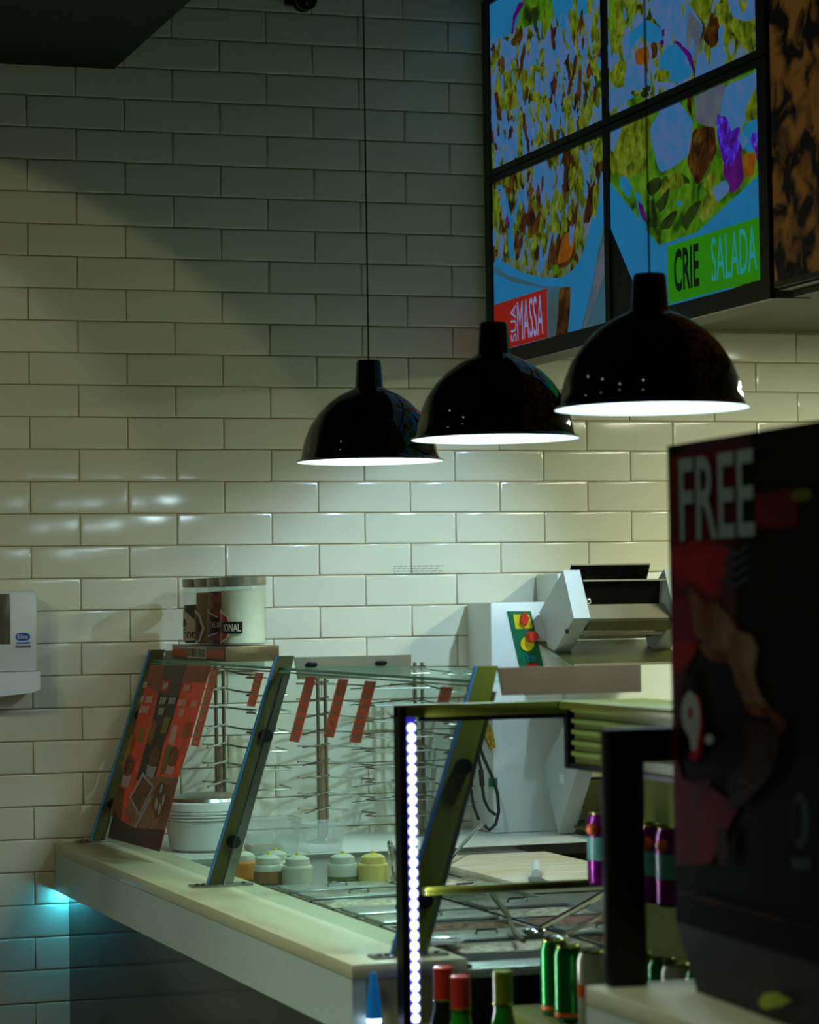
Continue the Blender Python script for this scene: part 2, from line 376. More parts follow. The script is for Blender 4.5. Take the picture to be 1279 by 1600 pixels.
# ================================================================== SNEEZE GUARD
LEAN = 0.29
def gx(z): return 0.200+(z-0.95)*LEAN        # x of the sloping glass at height z
YS = (-0.032, -1.50, -3.04)
where = ('beside the tile wall', 'between the two glass panes', 'beside the lit cooler')
def guard(i):
    y = YS[i]
    t = empty('sneeze_guard_support', (0.20, y, CT), 'leaning steel sneeze-guard support with flat top arm '+where[i], 'support', 'sneeze-guard supports on the countertop')
    zt = 1.535
    pl = lambda z, dx: (0.165+(z-CT)*0.331+dx, y, z)
    # broad leaning plate
    b = MB(); b.prism([pl(CT+0.006, 0.006), pl(CT+0.006, 0.070), pl(zt-0.05, 0.054), pl(zt, 0.050), pl(zt, 0.006)], (0, 0.008, 0)); part('leg', b, 'steel_led_lit' if i == 2 else 'steel_dark', t)
    b = MB(); b.prism([pl(CT+0.006, 0.044-0.002), pl(CT+0.006, 0.066), pl(1.482, 0.052), pl(1.482, 0.034)], (0, -0.010, 0)) if i < 2 else b.prism([pl(CT+0.006, 0.071), pl(CT+0.006, 0.080), pl(1.482, 0.064), pl(1.482, 0.055)], (0, 0.014, 0)); part('glass_channel', b, 'steel', t)
    b = MB(); b.prism([pl(CT+0.006, 0.0), pl(CT+0.006, 0.0055), pl(zt, 0.0055), pl(zt, 0.0)], (0, 0.008, 0)); part('edge_film', b, 'blue_film', t, label='blue film on the leg edge')
    b = MB().box(0.125, 0.285, y-0.026, y+0.026, CT+0.0005, CT+0.006, 0.001); part('base_plate', b, 'steel', t)
    for k, bx in enumerate((0.140, 0.155, 0.262)):
        part('bolt', MB().lathe([(0.006, 0.006), (0.006, 0.010), (0.0001, 0.011)], (bx, y-0.012, CT), 8), 'steel_dark', t)
    for z in (1.33, 1.06):
        c = pl(z, 0.036)
        part('clamp_knob', MB().cyl((c[0], y-0.016, z), (c[0], y-0.001, z), 0.017, 14), 'black_plastic', t)
    x0 = pl(zt, 0.051)[0]
    b = MB().prism([(x0, y, zt-0.004), (0.73, y, zt-0.004), (0.73, y, zt-0.062), (x0+0.01, y, zt-0.062)], (0, 0.010, 0)); part('top_arm', b, 'steel_arm' if i == 2 else 'sheet_steel', t)
    if i < 2:
        for kx in (0.455, 0.645):
            c = (kx, y-0.005, 1.511); b = MB().ball((0, 0, 0), 1.0, 1.0, 14); q = MB().add([(c[0]+p[0]*0.017, c[1]+p[1]*0.0045, c[2]+p[2]*0.007) for p in b.v], b.f)
            part('shelf_clip', q, 'black_plastic', t)
    return t
for i in range(3): guard(i)
def pane(y0, y1, which):
    t = empty('sloping_glass_pane', (gx(CT), y0, CT), 'sloping clear glass pane of the sneeze guard '+which, 'glass')
    z0, z1 = 0.957, 1.492; nx, nz = 0.0058, -0.0017
    q = [(gx(z0), y0, z0), (gx(z1), y0, z1), (gx(z1)+nx, y0, z1+nz), (gx(z0)+nx, y0, z0+nz)]
    part('sheet', MB().prism(q, (0, y1-y0, 0)), 'clear_glass', t, smooth=False)
    part('polished_edge', MB().prism([(gx(z1), y0, z1+0.0002), (gx(z1)+nx, y0, z1+0.0002), (gx(z1)+nx, y0, z1+0.004), (gx(z1), y0, z1+0.004)], (0, y1-y0, 0)), 'glass_edge', t)
pane(YS[0]-0.030, YS[1]+0.030, 'bearing the menu poster')
pane(YS[1]-0.030, YS[2]+0.030, 'over the food pans')
for k, (a, b_) in enumerate(((YS[0]-0.002, YS[1]+0.012), (YS[1]-0.002, YS[2]+0.012))):
    t = empty('glass_shelf', (0.375, a, 1.499), 'flat glass shelf under the jars' if k == 0 else 'flat glass shelf over the food pans', 'shelf')
    part('sheet', MB().box(0.372, 0.70, b_, a, 1.499, 1.505), 'shelf_glass', t, smooth=False)
    part('polished_edge', MB().box(0.369, 0.3718, b_, a, 1.4985, 1.5055), 'glass_edge', t)

# ---- flat prints on the sloping glass
GN = np.array([1, 0, -LEAN]); GN /= np.linalg.norm(GN)
def gp(px, py, lift=0.0):
    return on_plane(px, py, (0.200-0.0012-lift, 0, 0.95), GN)
def gyz(y, z, lift=0.0): return np.array([gx(z)-0.0012-lift, y, z])
M('poster_red', (250,78,49), rough=0.4, tl=0.30, var=0.25, scale=25); M('poster_dark', (71,64,49), rough=0.4, tl=0.30, var=0.3, scale=30)
M('poster_tan', (191,154,112), rough=0.4, tl=0.30, var=0.35, scale=60); M('poster_maroon', (98,39,34), rough=0.4, tl=0.30, var=0.3, scale=25)
M('poster_noodle', (191,127,51), rough=0.4, tl=0.30, rgb2=(71,49,27), scale=110); M('poster_lilac', (234,234,250), rough=0.4, tl=0.30, var=0.1)
M('poster_ochre', (222,151,37), rough=0.4, tl=0.30, var=0.35, scale=40); M('poster_yellow', (191,178,32), rough=0.4, tl=0.30, var=0.35, scale=60)
M('poster_white', (250,250,247), rough=0.45, tl=0.30, rgb2=(191,142,117), scale=160, lo=0.2, hi=0.45); M('poster_green', (142,178,81), rough=0.4, tl=0.30, var=0.4, scale=40)
M('poster_glare_rose', (191,110,78), rough=0.4, tl=0.30, var=0.2, scale=30); M('poster_glare_grey', (103,98,78), rough=0.4, tl=0.30, var=0.2)  # rose and grey: reflection over the poster top put into the colour
PM = ['poster_red','poster_dark','poster_tan','poster_maroon','poster_noodle','poster_lilac','poster_ochre','poster_yellow','poster_white','poster_green','poster_glare_rose','poster_glare_grey']
def pz(zx, zy, lift):
    p = gp(140+zx/5.0, 1020+zy/5.0, lift); p[1] = min(p[1], -0.068); return p
def ell(cx, cy, rx, ry, tilt=0, n=14):
    ca, sa = math.cos(tilt), math.sin(tilt)
    return [(cx+rx*math.cos(a)*ca-ry*math.sin(a)*sa, cy+rx*math.cos(a)*sa+ry*math.sin(a)*ca) for a in [2*math.pi*i/n for i in range(n)]]
def blk(x0, y0, x1, y1, sk=-0.27): return [(x0, y0), (x1, y0), (x1+(y1-y0)*sk, y1), (x0+(y1-y0)*sk, y1)]
poster = empty('menu_poster', tuple(gyz(-0.06, 0.96)), 'tall red food menu poster stuck on the sloping glass', 'poster')
base = MB(); q = [pz(*p, 0.0) for p in ((450,92),(950,98),(770,740),(700,960),(548,1555),(138,1442))]
base.face(q); part('sheet', base, 'poster_red', poster, smooth=False)
art = MB()
shapes = [
 ('poster_glare_rose', [(470,95),(590,96),(545,330),(440,245)]), ('poster_glare_grey', [(590,96),(760,99),(690,350),(535,325)]),
 ('poster_glare_rose', [(760,99),(940,100),(905,235),(722,225)]), ('poster_red', [(572,208),(640,210),(622,312),(545,305)]),
 ('poster_dark', [(535,322),(690,345),(645,520),(575,720),(505,1000),(360,990),(450,690),(500,480)]),
 ('poster_maroon', [(452,93),(472,95),(430,260),(370,380),(345,510),(380,330)]),
 ('poster_tan', [(505,965),(690,972),(590,1385),(330,1370),(270,1250),(400,980)]),
 ('poster_noodle', [(200,1020),(270,1060),(240,1320),(150,1260)]),
 ('poster_maroon', [(190,1230),(250,1330),(330,1365),(585,1385),(545,1553),(140,1441)]),
 ('poster_dark', [(185,1270),(330,1360),(400,1430),(360,1495),(145,1432)]),
 ('poster_ochre', [(290,640),(355,640),(310,870),(245,900)]), ('poster_yellow', blk(392,590,440,700)),
 ('poster_yellow', blk(585,505,632,630)), ('poster_ochre', blk(750,540,800,665)), ('poster_ochre', [(490,520),(530,540),(480,720),(440,700)]),
 ('poster_white', [(650,560),(692,572),(655,720),(612,705)]), ('poster_green', [(600,720),(655,730),(585,930),(545,960)]),
 ('poster_lilac', [(258,955),(332,955),(300,1058),(245,1035)]), ('poster_noodle', ell(305,885,38,85,0.25)),
 ('poster_lilac', [(450,875),(525,890),(490,985),(440,955)]), ('poster_noodle', ell(505,810,40,85,0.25)),
 ('poster_lilac', [(605,875),(662,890),(640,952),(590,940)]), ('poster_noodle', ell(650,810,36,82,0.25)),
 ('poster_lilac', [(415,930),(505,1045),(385,1280),(310,1130)]), ('poster_noodle', [(415,968),(488,1050),(385,1250),(325,1130)]),
 ('poster_lilac', [(480,1110),(492,1118),(360,1370),(345,1362)]),
 ('poster_ochre', ell(545,1155,72,165,0.16)), ('poster_noodle', ell(548,1150,60,145,0.16)),
 ('poster_white', ell(560,1060,9,40,0.3)), ('poster_white', ell(520,1180,10,50,0.1)), ('poster_white', ell(575,1150,9,45,0.2)), ('poster_white', ell(545,1220,10,45,0.1)),
 ('poster_red', [(285,1270),(325,1270),(310,1330),(270,1325)]),
]
for w in ((395,335,432,385),(445,340,497,392),(398,415,472,472),(556,345,606,402),(625,350,680,402),(545,430,588,486),(700,362,760,415),(798,372,850,427),(705,440,748,502),(578,236,622,286),(742,250,790,302),(425,225,458,272)):
    n = max(2, int((w[2]-w[0])/13)); d = (w[2]-w[0])/n
    for q in range(n): shapes.append(('poster_white', blk(w[0]+q*d, w[1]+(q % 2), w[0]+q*d+d*0.72, w[3]-(q % 3)*2)))
for k, (mn, pts) in enumerate(shapes):
    art.face([pz(a, b, 0.0010+0.00005*k) for a, b in pts], PM.index(mn))
part('print', art, PM, poster, smooth=False)
strips = [(-0.835,-0.925,1.276,1.489,'beside the menu poster',10), (-1.318,-1.402,1.401,1.489,'next to the middle support',4), (-1.80,-1.89,1.329,1.489,'longest on the right-hand pane',7),
          (-2.078,-2.165,1.352,1.489,'in the middle of the right-hand pane',6), (-2.293,-2.382,1.349,1.489,'over the yellow sauce bottle',6), (-2.835,-2.915,1.42,1.489,'next to the support by the cooler',3)]
for y0, y1, z0, z1, wh, n in strips:
    t = empty('price_strip', tuple(gyz(y0, z0)), 'narrow red label strip with white words '+wh, 'label', 'red label strips on the sneeze-guard glass')
    part('strip', MB().face([gyz(y0, z0, 0.001), gyz(y1, z0, 0.001), gyz(y1, z1, 0.001), gyz(y0, z1, 0.001)]), 'red_print', t, smooth=False)
    w = MB()
    for k in range(n):
        zc = z1-(k+0.5)*(z1-z0)/n; yc = (y0+y1)/2; hw = R.uniform(0.020, 0.032)
        x = -hw
        while x < hw:
            d = R.uniform(0.004, 0.008); w.face([gyz(yc-a, zc+b, 0.002) for a, b in ((x, -0.0055), (x+d, -0.0055), (x+d, R.uniform(0.004, 0.0075)), (x, R.uniform(0.004, 0.0075)))]); x += d+0.0018
    part('printed_words', w, 'white_print', t, smooth=False)

# ================================================================== JARS ON A BOX
BX0, BX1, BY0, BY1, BZ0, BZ1 = 0.425, 0.585, -0.725, -0.062, 1.5062, 1.551
M('brownish', (118,100,66), rough=0.35, metal=0.7, var=0.3, scale=12, stretch=(1,1,6))  # steel riser: brown streaky reflections put into its colour
M('orange_print', (205,84,40), rough=0.45, var=0.12)
t = empty('display_riser', (0.505, -0.36, BZ0), 'low bronze riser box with orange band carrying the glass jars', 'box')
part('body', MB().box(BX0, BX1, BY0, BY1, BZ0, BZ1, 0.002), 'brownish', t)
for ya, yb in ((-0.26, BY1-0.01), (BY0+0.02, -0.50)): part('orange_band', MB().box(BX0-0.0006, BX0-0.0001, ya, yb, BZ0+0.008, BZ1-0.012), 'orange_print', t, smooth=False)
b = MB(); b.box(BX0-0.0006, BX0-0.0001, -0.495, -0.265, BZ0+0.006, BZ1-0.006); lab = part('white_band', b, 'white_print', t, smooth=False)
b = MB()
y = -0.270
while y > -0.490:
    d = R.uniform(0.004, 0.012); b.box(BX0-0.0010, BX0-0.0007, y-d, y, BZ0+0.010, BZ1-0.010); y -= d+R.uniform(0.004, 0.008)
part('dark_lettering', b, 'poster_dark', lab, smooth=False)
JR, JH = 0.0665, 0.168
M('flour', (196,190,158), rough=0.8, var=0.08, scale=30); M('chilli', (186,30,36), rough=0.5, rgb2=(70,10,18), scale=55)
M('grain', (172,130,70), rough=0.7, var=0.3, scale=90); M('herbs', (110,92,50), rough=0.8, rgb2=(60,52,30), scale=80)
M('lid_steel', (168,164,140), rough=0.28, metal=0.6, var=0.1, scale=8, stretch=(1,1,6))
M('label_maroon', (60,16,20), rough=0.4, var=0.3, scale=30); M('label_black', (16,15,14), rough=0.45); M('label_cream', (224,216,190), rough=0.5, var=0.06)
M('label_red', (168,26,24), rough=0.4, var=0.15); M('label_brown', (76,46,26), rough=0.5, var=0.3); M('label_green', (60,96,44), rough=0.5, var=0.4, scale=60)
def wrap(c, a, z, rr=JR+0.0008): return np.array([c[0]+rr*math.cos(a), c[1]+rr*math.sin(a), c[2]+z])
def wrap_poly(b, c, pts, mi=0, lift=0.0):
    """closed outline given in (arc length from the label centre, height), wrapped on the jar, subdivided in columns"""
    rr = JR+0.0008+lift
    xs = [p[0] for p in pts]; n = max(2, int((max(xs)-min(xs))/0.006)); x0 = min(xs); dx = (max(xs)-x0)/n
    def span(x):
        hits = []
        for i in range(len(pts)):
            (xa, za), (xb, zb) = pts[i], pts[(i+1) % len(pts)]
            if min(xa, xb)-1e-9 <= x <= max(xa, xb)+1e-9 and abs(xb-xa) > 1e-9: hits.append(za+(zb-za)*(x-xa)/(xb-xa))
        return (min(hits), max(hits)) if hits else None
    for i in range(n):
        a, d = x0+i*dx+1e-6, x0+(i+1)*dx-1e-6; s, e = span(a), span(d)
        if s and e:
            A, D = A0-a/rr*-1, A0+d/rr
            b.face([wrap(c, A, s[0], rr), wrap(c, D, e[0], rr), wrap(c, D, e[1], rr), wrap(c, A, s[1], rr)], mi)
A0 = math.radians(180+50)    # label faces the customers
jars = [(-0.655, 'flour', 0.160, 'glass jar of white flour nearest the end of the riser box', 0), (-0.505, 'chilli', 0.158, 'glass jar of dark red dried chillies on the riser box', 1),
        (-0.350, 'grain', 0.156, 'glass jar of brown grain on the riser box', 2), (-0.195, 'herbs', 0.120, 'half-empty glass jar of dried herbs on the riser box', 3)]
for jy, content, ch, lab, kind in jars:
    c = (0.498, jy, BZ1+0.0005)
    t = empty('glass_jar', c, lab, 'jar', 'glass jars on the riser box')
    part('glass_body', MB().lathe([(0.060, 0), (JR, 0.004), (JR, JH), (0.060, JH+0.006)], c, 32), 'jar_glass', t)
    part('contents', MB().lathe([(0.058, 0.004), (0.0625, 0.008), (0.0625, ch), (0.001, ch+0.003)], c, 28), content, t)
    part('lid', MB().lathe([(JR+0.0005, JH+0.006), (JR+0.002, JH+0.010), (JR+0.002, JH+0.030), (JR-0.001, JH+0.032), (0.001, JH+0.0325)], c, 36), 'lid_steel', t)
    b = MB(); LM = ['label_maroon','label_black','label_cream','label_red','label_brown','label_green']
    if kind == 0:
        wrap_poly(b, c, [(-0.07, 0.005), (-0.022, 0.02), (-0.006, 0.055), (-0.022, 0.09), (-0.07, 0.108)], 2, 0.0); wrap_poly(b, c, [(-0.075, 0.008), (-0.026, 0.024), (-0.010, 0.055), (-0.026, 0.086), (-0.075, 0.102)], 3, 0.0003)
        wrap_poly(b, c, [(-0.075, 0.036), (0.027, 0.036), (0.027, 0.070), (-0.075, 0.070)], 1, 0.0006); txt = 'IONAL'; tx = (-0.036, 0.058, 0.042, 0.022)
    elif kind == 1:
        wrap_poly(b, c, [(-0.08, 0.02), (-0.01, 0.035), (-0.01, 0.085), (-0.08, 0.112)], 2); wrap_poly(b, c, [(-0.08, 0.024), (-0.01, 0.039), (-0.01, 0.081), (-0.08, 0.106)], 0, 0.0003); txt = 'TADA'; tx = (-0.046, 0.050, 0.052, 0.018)
    elif kind == 2:
        wrap_poly(b, c, [(-0.08, 0.005), (-0.03, 0.01), (-0.01, 0.05), (-0.03, 0.095), (-0.08, 0.11)], 2); wrap_poly(b, c, [(-0.085, 0.008), (-0.04, 0.014), (-0.022, 0.05), (-0.04, 0.088), (-0.085, 0.104)], 4, 0.0003); txt = None
    else:
        wrap_poly(b, c, [(-0.085, 0.012), (0.02, 0.012), (0.02, 0.060), (-0.03, 0.095), (-0.085, 0.116)], 2); wrap_poly(b, c, [(-0.070, 0.058), (-0.050, 0.05), (-0.034, 0.062), (-0.046, 0.08), (-0.064, 0.076)], 5, 0.0003); txt = 'Fine'; tx = (-0.058, 0.062, 0.020, 0.028)
    lb = part('label_sheet', b, LM, t)
    if txt:
        vs, fs = text_mb(txt, tx[3], tx[1]); d = MB(); rr = JR+0.0022
        d.add([wrap(c, A0+(tx[0]+a)/rr, tx[2]+h, rr) for a, h in vs], fs); part('label_lettering', d, 'label_black' if kind == 3 else 'label_cream', lb, smooth=False)

# ================================================================== PENDANT LAMPS
M('bulb', (240,248,255), emit=(225,240,255), es=14.0)
def pendant(x, y, z, label):
    c = (x, y, z)
    t = empty('pendant_lamp', c, label, 'lamp', 'black dome pendant lamps over the counter')
    out = [(0.200, 0.0), (0.2005, 0.003), (0.194, 0.006), (0.189, 0.012), (0.186, 0.030), (0.178, 0.062), (0.163, 0.098), (0.142, 0.130), (0.115, 0.158), (0.085, 0.180), (0.058, 0.193), (0.042, 0.200)]
    part('shade', MB().lathe(out+[(0.040, 0.202)], c, 56, close=False), 'lamp_black', t, angle=60)
    inn = [(0.1995, -0.0008)]+[(max(0.02, r-0.003), h-0.002) for r, h in out[2:]]+[(0.010, 0.196)]
    part('inner_reflector', MB().lathe(inn, c, 56, close=False), 'lamp_white', t, angle=60)
    part('neck', MB().lathe([(0.042, 0.199), (0.0385, 0.204), (0.034, 0.270), (0.031, 0.277), (0.001, 0.278)], c, 28), 'lamp_black', t)
    part('bulb', MB().ball((x, y, z+0.075), 0.030, 1.2, 16), 'bulb', t)
    part('socket', MB().cyl((x, y, z+0.108), (x, y, z+0.19), 0.018, 14), 'black_plastic', t)
    part('cord', MB().cyl((x, y, z+0.277), (x, y, WZ1), 0.0022, 8), 'cord', t)
    light('bulb_light', 'POINT', (x, y, z+0.024), LAMP_W*0.20, LAMP_COL, t, 0.05)
    light('bulb_beam', 'SPOT', (x, y, z+0.020), LAMP_W, LAMP_COL, t, 0.05, 118, 0.5)
pendant(0.708, -1.235, 2.056, 'black dome pendant lamp hanging nearest the tile wall')
pendant(0.694, -2.270, 2.054, 'black dome pendant lamp hanging between the other two')
pendant(0.690, -3.215, 2.058, 'black dome pendant lamp hanging farthest from the tile wall')

# ================================================================== MENU SCREENS (2 x 2, flat displays facing the customers)
SX = 1.505
def em(name, rgb, rgb2=None, scale=40, es=1.0, var=0.25, lo=0.35, hi=0.65, detail=5):
    return M(name, (4,4,4), rough=0.6, rgb2=None) if False else _em(name, rgb, rgb2, scale, es, var, lo, hi, detail)
def _em(name, rgb, rgb2, scale, es, var, lo, hi, detail, mid=None):
    mt = bpy.data.materials.new(name); mt.use_nodes = True; nt = mt.node_tree; N = nt.nodes; L = nt.links; b = N['Principled BSDF']
    b.inputs['Base Color'].default_value = (0.004,0.004,0.004,1); b.inputs['Roughness'].default_value = 0.45; b.inputs['Specular IOR Level'].default_value = 0.2
    tc = N.new('ShaderNodeTexCoord'); nz = N.new('ShaderNodeTexNoise'); nz.inputs['Scale'].default_value = scale; nz.inputs['Detail'].default_value = detail; nz.inputs['Distortion'].default_value = 0.6
    rp = N.new('ShaderNodeValToRGB'); c = lin(rgb); c2 = lin(rgb2) if rgb2 else tuple(v*(1-var) for v in c[:3])+(1,)
    rp.color_ramp.elements[0].position = lo; rp.color_ramp.elements[1].position = hi; rp.color_ramp.elements[0].color = c2; rp.color_ramp.elements[1].color = c
    L.new(tc.outputs['Object'], nz.inputs['Vector']); L.new(nz.outputs['Fac'], rp.inputs[0]); L.new(rp.outputs[0], b.inputs['Emission Color'])
    if mid:
        e = rp.color_ramp.elements.new((lo+hi)/2); e.color = lin(mid)
    b.inputs['Emission Strength'].default_value = es; MATS[name] = mt; return mt
_em('sc_salad', (84,118,172), (40,44,8), 17, 0.60, 0.2, 0.36, 0.56, 7, (98,118,14))
_em('sc_pasta', (92,112,140), (40,20,6), 19, 0.60, 0.2, 0.38, 0.64, 7, (88,104,14))
_em('sc_cyan', (34,128,182), None, 10, 0.55, 0.15, 0.3, 0.7, 3); _em('sc_cyan_dim', (40,98,124), (58,74,66), 9, 0.72, 0.2, 0.3, 0.7, 3)
_em('sc_lav', (96,130,186), (60,132,190), 22, 0.46, 0.2, 0.35, 0.65, 4); _em('sc_olive', (120,136,40), (44,60,8), 24, 0.60, 0.2, 0.34, 0.66, 6, (92,112,14))
_em('sc_green', (88,132,24), (18,36,4), 14, 0.66, 0.2, 0.34, 0.66, 6, (58,110,8)); _em('sc_dkgreen', (30,52,8), (18,26,6), 20, 0.9, 0.2, 0.35, 0.65, 4)
_em('sc_brown', (84,62,14), (24,12,4), 22, 0.66, 0.2, 0.34, 0.66, 6, (62,32,8)); _em('sc_purple', (84,10,104), (58,8,80), 20, 0.72, 0.2, 0.35, 0.65, 4)
_em('sc_violet', (70,110,190), (60,6,90), 26, 0.7, 0.2, 0.36, 0.7, 6, (70,30,190)); _em('sc_grey', (92,96,100), (70,84,100), 16, 0.72, 0.2, 0.35, 0.65, 4)
_em('sc_orange', (128,76,10), (96,50,8), 20, 0.72, 0.2, 0.35, 0.65, 4); _em('sc_black', (5,7,6), None, 10, 0.9, 0.2, 0.3, 0.7, 2)
_em('sc_label_green', (36,120,4), None, 10, 0.8, 0.06, 0.3, 0.7, 2); _em('sc_label_red', (134,26,14), None, 10, 0.75, 0.1, 0.3, 0.7, 2)
_em('sc_text_dark', (4,14,8), None, 10, 0.9, 0.1, 0.3, 0.7, 2); _em('sc_text_cyan', (36,140,150), None, 10, 0.75, 0.1, 0.3, 0.7, 2); _em('sc_text_lilac', (120,146,196), None, 10, 0.7, 0.1, 0.3, 0.7, 2)
SC = ['sc_salad','sc_pasta','sc_cyan','sc_cyan_dim','sc_lav','sc_olive','sc_green','sc_dkgreen','sc_brown','sc_purple','sc_violet','sc_grey','sc_orange','sc_black','sc_label_green','sc_label_red']
M('bezel', (9,10,10), rough=0.35, var=0.2)
RC = {'LT': (-1.030, -0.075, 3.064, 3.604), 'RT': (-2.062, -1.066, 3.064, 3.604), 'LB': (-1.030, -0.075, 2.472, 3.020), 'RB': (-2.062, -1.066, 2.472, 3.020)}
def chaikin(p, it=2):
    for _ in range(it):
        q = []
        for i in range(len(p)):
            a, b = p[i], p[(i+1) % len(p)]; q += [(a[0]*0.78+b[0]*0.22, a[1]*0.78+b[1]*0.22), (a[0]*0.22+b[0]*0.78, a[1]*0.22+b[1]*0.78)]
        p = q
    return p
def wobble(p, rr, amp):
    out = []
    for i in range(len(p)):
        a, b = p[i], p[(i+1) % len(p)]; out.append(a); out.append(((a[0]+b[0])/2+rr.uniform(-amp, amp), (a[1]+b[1])/2+rr.uniform(-amp, amp)))
    return out
def clip(poly, rc):
    y0, y1, z0, z1 = rc
    def cl(pts, f, g):
        out = []
        for i in range(len(pts)):
            a, b = pts[i-1], pts[i]; fa, fb = f(a), f(b)
            if (fa >= 0) != (fb >= 0): s = fa/(fa-fb); out.append((a[0]+(b[0]-a[0])*s, a[1]+(b[1]-a[1])*s))
            if fb >= 0: out.append(b)
        return out
    for f in (lambda p: p[0]-y0, lambda p: y1-p[0], lambda p: p[1]-z0, lambda p: z1-p[1]):
        poly = cl(poly, f, None)
        if not poly: break
    return poly
def c2(zx, zy):                   # the 2.373x crop of the menu corner
    p = PX(740+zx/2.373, zy/2.373, SX); return (p[1], p[2])
